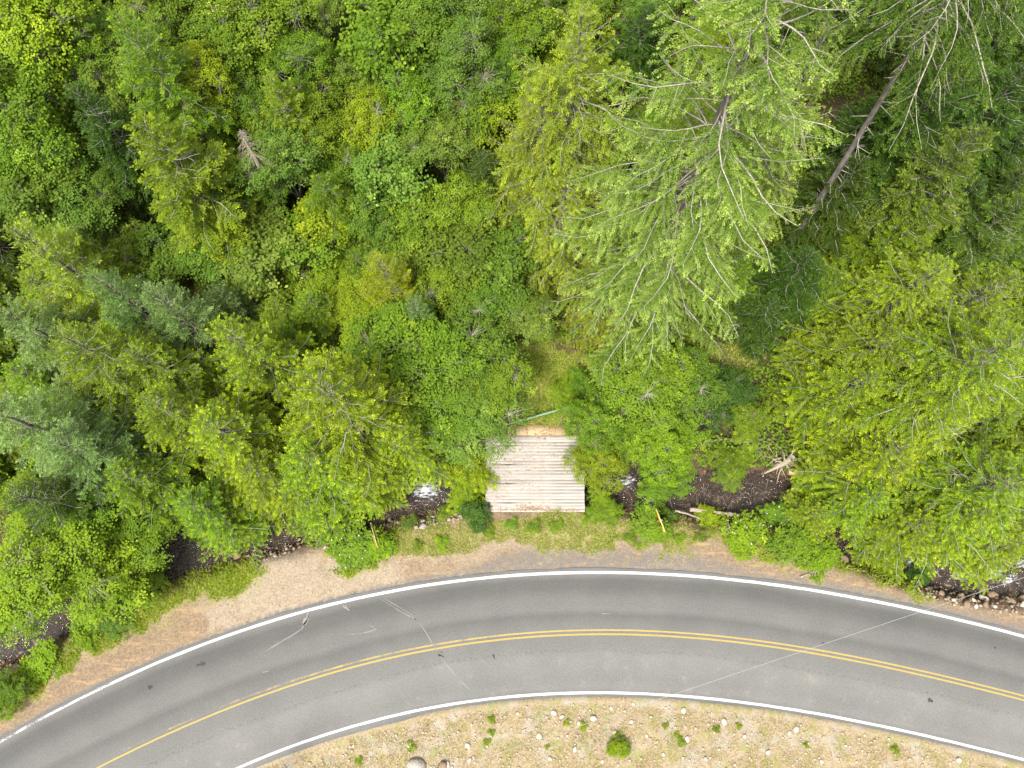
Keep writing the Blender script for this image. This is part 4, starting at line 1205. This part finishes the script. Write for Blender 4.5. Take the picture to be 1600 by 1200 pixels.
# giant pale fir and the leaning tall tree whose foot and a higher trunk point both show
def leaning(proto, foot, hi, zhi, h, r, mat, label, name):
    x0, y0, z0 = gp(*foot); x1, y1 = at(hi[0], hi[1], z0 + zhi)
    p = PROTO[proto]
    e = empty(name, (x0, y0, z0 - .05), label, 'conifer')
    e.scale = (r / p['r'], r / p['r'], h / p['h'])
    import mathutils
    d = mathutils.Vector((float(x1) - x0, float(y1) - y0, zhi)).normalized()
    q = mathutils.Vector((0, 0, 1)).rotation_difference(d)
    e.rotation_euler = q.to_euler()
    add('trunk', p['trunk'], e, M['bark']); add('branches', p['branches'], e, M['bark_pale']); add('crown', p['crown'], e, M[mat])
    PLACED.append((x0, y0, 2.0))
leaning('old', (985, 500), (1124, 172), 21, 31, 5.4, 'fir_pale', 'giant pale green fir with drooping grey limbs beside the grassy clearing', 'fir_tree')
leaning('tall', (1225, 400), (1440, 50), 15.5, 27, 4.2, 'fir_deep', 'tall fir with a long bare leaning grey trunk', 'fir_tree')

# ------------------------------------------------------------------ LEAFY TREES AND SHRUBS (crown middle in the photo, crown radius in px there)
LBL = {'lime': 'lime-green leafy tree', 'yellow': 'bright yellow-green maple', 'green': 'fresh green leafy tree', 'mid': 'mid-green leafy tree',
       'grey': 'grey-green leafy tree with small pale leaves'}
canopy = [(50, 40, 95, 9, 'lime'), (35, 150, 85, 9, 'green'), (60, 225, 70, 8, 'green'), (140, 100, 55, 7, 'green'), (255, 110, 60, 8, 'mid'), (335, 145, 52, 9, 'yellow'),
          (420, 55, 85, 9, 'green'), (475, 130, 70, 8, 'green'), (395, 165, 55, 7, 'mid'), (320, 40, 65, 8, 'mid'), (250, 30, 60, 8, 'green'), (60, 295, 70, 7, 'mid'),
          (130, 330, 70, 6, 'grey'), (445, 265, 70, 8, 'grey'), (505, 200, 60, 7, 'green'), (345, 320, 55, 6, 'green'), (405, 390, 75, 6, 'grey'), (335, 385, 60, 6, 'mid'),
          (280, 395, 55, 5, 'mid'), (205, 400, 55, 5, 'mid'), (480, 380, 55, 5, 'green'), (605, 60, 80, 9, 'green'), (560, 130, 50, 7, 'mid'), (690, 50, 75, 9, 'mid'),
          (735, 120, 80, 9, 'grey'), (580, 190, 60, 7, 'lime'), (645, 160, 60, 8, 'green'), (615, 265, 65, 7, 'grey'), (690, 235, 62, 7, 'grey'), (745, 180, 60, 7, 'lime'),
          (575, 330, 60, 6, 'mid'), (645, 335, 60, 6, 'green'), (705, 390, 70, 6, 'mid'), (735, 320, 55, 6, 'green'), (795, 400, 55, 6, 'mid'), (530, 30, 50, 8, 'grey'),
          (820, 50, 55, 8, 'green'), (800, 120, 50, 7, 'green'), (520, 340, 50, 6, 'lime'), (545, 255, 50, 6, 'green'), (100, 260, 50, 7, 'mid'), (10, 260, 55, 7, 'green'),
          (850, 180, 50, 7, 'lime'), (660, 410, 55, 5, 'green'), (620, 385, 50, 5, 'mid'), (440, 200, 55, 7, 'green'), (380, 90, 50, 7, 'lime'), (200, 140, 50, 7, 'mid')]
PR = ['leaf_a', 'leaf_b', 'leaf_c', 'leaf_d', 'leaf_e', 'leaf_f']
def leafy(px, py, R, h, mat, label, name='leafy_tree', cat='tree', group=None, proto=None):
    zr = h * .62
    r = R * (CAM_H - zr) / FPX * (1.15 if name == 'leafy_tree' else 1.0)
    plant(proto or PR[rng.integers(0, 6)], px, py, h, r, mat, name, label, cat, group)
for px, py, R, h, m in canopy:
    leafy(px, py, R, h, m, LBL[m], group='*leafy trees of the closed canopy')

near = [(650, 560, 95, 6.5, 'green', 'leaf_a', 'large fresh green leafy tree between the tall yellow-green fir and the clearing'),
        (600, 525, 60, 5, 'lime', 'leaf_b', 'lime-green leafy tree behind the tall yellow-green fir'),
        (735, 560, 75, 6, 'mid', 'leaf_c', 'grey-stemmed mid-green tree at the west edge of the grassy clearing'),
        (770, 605, 55, 5, 'green', 'leaf_b', 'green leafy tree leaning over the grassy clearing'),
        (745, 655, 68, 4.5, 'grey', 'leaf_c', 'leafy tree overhanging the far corner of the plank bridge'),
        (690, 625, 70, 5, 'green', 'leaf_a', 'green leafy tree above the foaming water west of the bridge'),
        (760, 475, 65, 5, 'mid', 'leaf_c', 'mid-green tree behind the bare grey dead bush'),
        (820, 495, 50, 4.5, 'grey', 'leaf_c', 'pale grey-green tree at the back of the grassy clearing'),
        (700, 440, 60, 5.5, 'green', 'leaf_b', 'green leafy tree behind the small pale blue-green fir'),
        (520, 440, 60, 4, 'lime', 'leaf_b', 'lime-green low tree on the old track beside the cedar'),
        (550, 480, 55, 4, 'lime', 'leaf_a', 'lime-green low tree below the cedar'),
        (450, 455, 45, 3.5, 'green', 'leaf_c', 'green low tree on the old track by the small hemlock'),
        (1010, 600, 75, 6, 'green', 'leaf_c', 'green leafy tree at the east edge of the grassy clearing'),
        (1075, 600, 55, 5, 'mid', 'leaf_c', 'mid-green tree at the brown clearing'),
        (80, 870, 105, 7, 'lime', 'leaf_e', 'lime-green leafy tree with pale limbs over the stream'),
        (160, 900, 75, 5.5, 'lime', 'leaf_d', 'lime-green streamside tree with bare twigs in its crown'),
        (35, 940, 65, 5, 'green', 'leaf_a', 'green leafy tree over the wet dark boulders'),
        (225, 830, 60, 5, 'green', 'leaf_b', 'green leafy tree between the low green fir and the stream'),
        (120, 790, 60, 6, 'green', 'leaf_a', 'green leafy tree under the drooping blue-green fir')]
for px, py, R, h, m, p, lb in near:
    leafy(px, py, R, h, m, lb, proto=p)

shrubs = [(930, 650, 62, 4.5, 'green', 'shrub_a', 'large green shrub behind the bright shrub at the east side of the plank bridge'),
          (938, 712, 62, 3.6, 'lime', 'shrub_a', 'bright lime-green shrub overhanging the east edge of the plank bridge'),
          (1045, 690, 70, 4.0, 'lime', 'shrub_a', 'big rounded lime-green shrub above the stream east of the bridge'),
          (1035, 745, 55, 3.0, 'green', 'shrub_b', 'green shrub dipping into the stream below the big rounded shrub'),
          (990, 680, 45, 3.0, 'green', 'shrub_b', 'green shrub filling the gap between the two big lime-green shrubs'),
          (1140, 725, 42, 1.8, 'green', 'shrub_b', 'low green shrub on the bank between the fallen log and the stream'),
          (1125, 620, 62, 3.4, 'dark', 'shrub_a', 'dark green shrub at the edge of the brown clearing'),
          (1165, 655, 45, 2.6, 'green', 'shrub_b', 'green shrub between the brown clearing and the east firs'),
          (735, 735, 46, 2.6, 'lime', 'shrub_b', 'bright lime-green shrub along the west edge of the plank bridge'),
          (728, 775, 34, 1.8, 'lime', 'shrub_b', 'small lime-green shrub at the near corner of the plank bridge'),
          (700, 690, 30, 2.4, 'mid', 'shrub_b', 'straggly green shrub over the brown boulders west of the bridge'),
          (745, 806, 27, 1.0, 'dark', 'weed_a', 'dark green weed clump at the near west corner of the bridge'),
          (942, 795, 33, 1.3, 'lime', 'shrub_b', 'lime-green shrub at the near east corner of the bridge'),
          (880, 615, 30, 1.8, 'lime', 'shrub_b', 'yellow-green bush beside the green bar gate'),
          (905, 600, 28, 2.0, 'green', 'shrub_b', 'green bush between the bar gate and the brown earth patch'),
          (548, 848, 52, .8, 'green', 'weed_a', 'broad patch of green weeds around the west arrow sign'),
          (595, 852, 26, .7, 'lime', 'weed_a', 'lime-green weed clump at the foot of the west arrow sign'),
          (543, 878, 13, .5, 'green', 'weed_b', 'small green weed spilling onto the sand patch'),
          (695, 803, 15, .6, 'green', 'weed_b', 'green grass tuft by the rubble west of the bridge'),
          (640, 818, 14, .5, 'mid', 'weed_b', 'green weed beside the flat sandy boulder'),
          (1015, 822, 34, .7, 'green', 'weed_a', 'green weed clump around the east arrow sign'),
          (1045, 808, 18, .6, 'mid', 'weed_b', 'small weed clump behind the east arrow sign'),
          (1110, 813, 26, .8, 'lime', 'weed_a', 'lime-green weed clump beside the pale broken log'),
          (1165, 833, 38, 1.0, 'lime', 'weed_a', 'lime-green bush with white blossoms on the verge'),
          (1222, 808, 34, 1.5, 'green', 'shrub_b', 'green shrub with white blossoms by the low yellow-green fir'),
          (1235, 850, 36, 1.0, 'green', 'weed_a', 'green weed clump on the verge under the east firs'),
          (1275, 868, 36, .9, 'lime', 'weed_a', 'lime-green weed clump on the verge beside the broken branch'),
          (1390, 893, 28, .9, 'lime', 'weed_a', 'lime-green bush on the stream bank before the dark one'),
          (1435, 902, 25, .9, 'dark', 'weed_a', 'dark green bush at the edge of the rubble under the wire'),
          (225, 915, 42, 1.4, 'green', 'shrub_b', 'green shrub on the grassy bank below the lime-green streamside tree'),
          (170, 955, 50, 1.5, 'mid', 'shrub_b', 'mid-green shrub on the bank over the wet boulders'),
          (135, 985, 30, .9, 'lime', 'weed_a', 'lime-green weed clump on the bank above the verge'),
          (60, 1040, 34, .6, 'lime', 'weed_a', 'lime-green weeds at the top of the brown shoulder'),
          (12, 1080, 34, 1.6, 'green', 'shrub_b', 'dense green shrub beside the brown marker post'),
          (835, 823, 13, .4, 'green', 'weed_b', 'small green weed in the verge grass before the bridge'),
          (800, 818, 12, .35, 'green', 'weed_b', 'tiny weed at the near edge of the bridge planks'),
          (968, 1168, 18, .6, 'yellow', 'weed_a', 'round bright yellow-green bush on the dry bank below the road')]
for px, py, R, h, m, p, lb in shrubs:
    leafy(px, py, R, h, m, lb, name='weed_clump' if p.startswith('weed') else 'shrub', cat='weed' if p.startswith('weed') else 'shrub', proto=p)
for px, py in ((690, 848), (652, 852), (868, 822), (985, 838), (1062, 842), (915, 812), (765, 832), (1095, 838)):
    leafy(px, py, random.uniform(9, 16), .35, random.choice(['lime', 'green', 'lime']), 'small leafy weed tuft in the verge grass between the bridge and the road', 'weed_clump', 'weed',
          'small weed tufts in the verge before the bridge', proto='weed_b')
for px, py in ((768, 1125), (768, 1145), (760, 1160), (642, 1167), (560, 1190), (855, 1168), (912, 1135), (1040, 1135), (1058, 1148), (1065, 1160), (1120, 1140), (1155, 1135), (885, 1130), (1260, 1165),
               (1400, 1172)):
    leafy(px, py, random.uniform(4, 8), .2, random.choice(['lime', 'yellow', 'lime']), 'tiny green weed growing among the stones of the dry bank', 'weed_clump', 'weed',
          'tiny weeds on the dry bank below the road', proto='weed_b')

M['petal'] = simple('white_petal', (.55, .55, .50), (.66, .66, .62), 9, .7, .2, 0)
def blossoms(e, n, seed):
    g = np.random.default_rng(seed); d = unit(g.normal(0, 1, (n, 3)) + np.array([0, 0, .8]))
    p = PROTO['weed_a' if 'weed' in e.name else 'shrub_b']
    P = d * np.array([p['r'] * .8, p['r'] * .8, p['h'] * .5]) + np.array([0, 0, p['h'] * .5])
    k = .09 / e.scale[0]
    V, F, T = leaf_faces(P, unit(g.normal(0, 1, (n, 3)) * np.array([1, 1, .2])), np.tile([0, 0, 1.0], (n, 1)), k * g.uniform(.6, 1.3, n), k * .8, np.ones((n, 3)), .1, .5)
    add('blossoms', np_mesh('blossoms', V, F), e, M['petal'])
for k, e in enumerate([o for o in bpy.data.objects if o.parent is None and ('white blossoms' in o.get('label', '') or 'weeds around the west' in o.get('label', ''))]):
    blossoms(e, 26, 60 + k)

# understory fill so that the forest floor is covered where no listed crown stands
g_ = np.random.default_rng(77)
fills = 0
for _ in range(4200):
    px, py = g_.uniform(-120, 1720), g_.uniform(-140, 800)
    x, y, z = gp(px, py)
    if inpoly(px, py, G5) or inpoly(px, py, G6) or inpoly(px, py, G5b) or (480 < px < 570 and py < 60) or (745 < px < 775 and 0 < py < 25): continue
    if py > 470 and 560 < px < 1230: continue
    if float(pdist(np.array([px]), np.array([py]), [(1190, 450), (1330, 220)])[0]) < 70 or (1170 < px < 1260 and 640 < py): continue
    if float(pdist(np.array([x]), np.array([y]), STREAM)[0]) < 2.6 or y < y_out(x) + 4 or (y < 5 and float(pdist(np.array([x]), np.array([y]), STREAM)[0]) < 3): continue
    if min(math.hypot(x - a, y - b) - .30 * c for a, b, c in PLACED) < .85: continue
    h = g_.uniform(3.2, 6.0)
    if py > 430:
        plant('fir_a', *proj(x, y, z + h), h, g_.uniform(1.7, 2.2), 'fir_green', 'young_fir', 'small green gap-filling fir', 'conifer', '*small firs beneath the taller firs')
    elif px > 1150 or g_.random() < .25:
        plant('frond_b' if g_.random() < .5 else 'frond', *proj(x, y, z + h), h, g_.uniform(1.5, 2.1), 'fir_dark_shade', 'young_hemlock', 'small dark understory hemlock', 'conifer', '*small hemlocks of the understory')
    else:
        m = ['green', 'mid', 'lime', 'mid'][g_.integers(0, 4)]
        plant(PR[g_.integers(0, 6)], *proj(x, y, z + h * .62), h, g_.uniform(1.5, 2.1), m, 'understory_tree', 'small leafy understory tree', 'tree', '*small leafy trees of the understory')
    fills += 1
    if fills >= 230: break
LANDMARK = [('the bare white snag', 381, 230), ('the large layered hemlock', 330, 300), ('the olive-yellow feathery hemlock', 110, 420), ('the lime-yellow cedar', 640, 470),
            ('the dark hollow hemlock', 770, 340), ('the sparse olive-yellow fir', 870, 330), ('the giant pale fir', 985, 500), ('the leaning bare trunk', 1225, 400),
            ('the tall dark fir', 1300, 290), ('the tall yellow-green fir with white limbs', 580, 650), ('the tallest fir of the east clump', 1335, 620),
            ('the drooping blue-green fir', 170, 672), ('the narrow dark hemlock among lime-green trees', 260, 280), ('the hemlock under lime-green maples', 500, 245), ('the tall pale green fir', 1070, 410)]
LANDMARK = [(n, *gp(a, b)[:2]) for n, a, b in LANDMARK]
ORD = ['nearest', 'second nearest', 'third nearest', 'fourth nearest', 'fifth nearest', 'sixth nearest', 'seventh nearest', 'eighth nearest', 'ninth nearest', 'tenth nearest', 'eleventh nearest', 'twelfth nearest'] + ['%dth nearest' % k for k in range(13, 60)]
fam = {}
for e, lb, x, y in ALIKE:
    d, n = min((math.hypot(x - a, y - b), n) for n, a, b in LANDMARK)
    fam.setdefault((lb, n), []).append((d, e))
for (lb, n), es in fam.items():
    for k, (d, e) in enumerate(sorted(es, key=lambda q: q[0])):
        e['label'] = '%s %s to %s' % (lb, ORD[min(k, len(ORD) - 1)], n)

# ------------------------------------------------------------------ GRASS AND UNDERGROWTH (uncountable)
def scatter(poly, n, seed, keep=None, edge=0.0):
    g = np.random.default_rng(seed); p = np.array(poly)
    qx = g.uniform(p[:, 0].min() - 15, p[:, 0].max() + 15, n * 3); qy = g.uniform(p[:, 1].min() - 15, p[:, 1].max() + 15, n * 3)
    x, y = at(qx, qy, 0.0); 
    jx = qx + (fnoise(x * 1.1, y * 1.1, 4) - .5) * 60; jy = qy + (fnoise(x * 1.1 + 50, y * 1.1 + 9, 4) - .5) * 60
    k = inpoly(jx, jy, poly) & (fnoise(x * 2.2, y * 2.2 + 31, 3) > edge)
    qx, qy = qx[k][:n], qy[k][:n]
    z = np.zeros(len(qx))
    for _ in range(3):
        x, y = at(qx, qy, z); z = ground_z(x, y)
    k = (y - y_out(x) > .35) | (y_inn(x) - y > .6)
    return x[k], y[k], z[k]

def blades(name, sets, h, w, mat, label, seed, dry=.2, cat='grass'):
    g = np.random.default_rng(seed)
    x = np.concatenate([s[0] for s in sets]); y = np.concatenate([s[1] for s in sets]); z = np.concatenate([s[2] for s in sets])
    n = len(x)
    a = g.uniform(0, 6.28, n); tl = g.uniform(.3, 1.7, n)
    hh = h * g.uniform(.5, 1.4, n) * (.6 + .8 * fnoise(x * 1.5, y * 1.5, 2))
    D = unit(np.stack([np.cos(a) * tl, np.sin(a) * tl, np.ones(n)], 1)); up = np.stack([-np.cos(a), -np.sin(a), tl * 1.0], 1)
    C = np.stack([g.random(n), (g.random(n) < dry * 2 * fnoise(x * .8 + 9, y * .8, 3)) * g.uniform(.5, 1, n), fnoise(x, y, 3)], 1)
    V, F, T = leaf_faces(np.stack([x, y, z - .02], 1), D, up, hh, w * g.uniform(.7, 1.4, n), C, .1, .4)
    add(name, np_mesh(name, V, F, T), None, M[mat], label=label, cat=cat, kind='stuff')
blades('verge_grass', [scatter(G1, 20000, 1), scatter(G4, 12000, 3, edge=.30), scatter(G2, 5000, 4)], .26, .030, 'grass', 'green roadside grass on the banks east and west of the bridge', 31, .25)
blades('bridge_verge_grass', [scatter(G3, 16000, 2, edge=.34)], .18, .028, 'grass', 'short yellowing grass on the verge in front of the bridge', 35, .5)
blades('clearing_grass', [scatter(G5, 9000, 5), scatter(G5b, 3000, 6, edge=.4), scatter(G6, 7000, 7)], .24, .035, 'grass', 'yellowish grass of the clearing and old track behind the bridge', 32, .5)
BANK = [(380, 1205), (560, 1150), (700, 1110), (850, 1094), (1000, 1092), (1150, 1104), (1300, 1128), (1450, 1160), (1600, 1200), (1600, 1240), (380, 1240)]
blades('dry_grass', [scatter(BANK, 26000, 8, edge=.34), scatter(SAND, 2500, 9, edge=.55), scatter(G3, 12000, 10, edge=.36), scatter(SAND2, 1500, 11, edge=.5)], .13, .018, 'straw', 'dry straw-coloured grass on the banks beside the road', 33, .4)
blades('bank_grass', [scatter(BANK, 16000, 12, edge=.50)], .10, .02, 'grass', 'sparse green grass in the dry bank below the road', 34, .3)

def undergrowth():
    g = np.random.default_rng(55); n = 190000
    qx = g.uniform(-150, 1750, n); qy = g.uniform(-150, 760, n)
    z = np.zeros(n)
    for _ in range(3):
        x, y = at(qx, qy, z); z = ground_z(x, y)
    k = pdist(x, y, STREAM) > 1.65
    for poly in (G5, G5b, [(740, 655), (925, 655), (925, 812), (740, 812)], [(745, -20), (780, -20), (780, 22), (745, 22)], [(500, -20), (570, -20), (570, 50), (500, 50)]): k &= ~inpoly(qx, qy, poly)
    k &= fnoise(x * .5, y * .5 + 8, 3) > .36
    x, y, z = x[k], y[k], z[k]; n = len(x)
    hz = g.random(n) ** 1.3 * 1.7 * fnoise(x * .9, y * .9, 2)
    Nn = unit(np.array([0, 0, 1.0]) + g.normal(0, .4, (n, 3))); D = unit(np.cross(Nn, g.normal(0, 1, (n, 3))))
    C = np.stack([g.random(n), g.random(n) * .4, fnoise(x, y, 3)], 1)
    V, F, T = leaf_faces(np.stack([x, y, z + hz], 1), D, Nn, .20 * g.uniform(.6, 1.3, n), .13 * g.uniform(.7, 1.3, n), C, .15, .5)
    add('undergrowth', np_mesh('undergrowth', V, F, T), None, M['fern'], label='low leafy undergrowth covering the forest floor', cat='undergrowth', kind='stuff')
undergrowth()
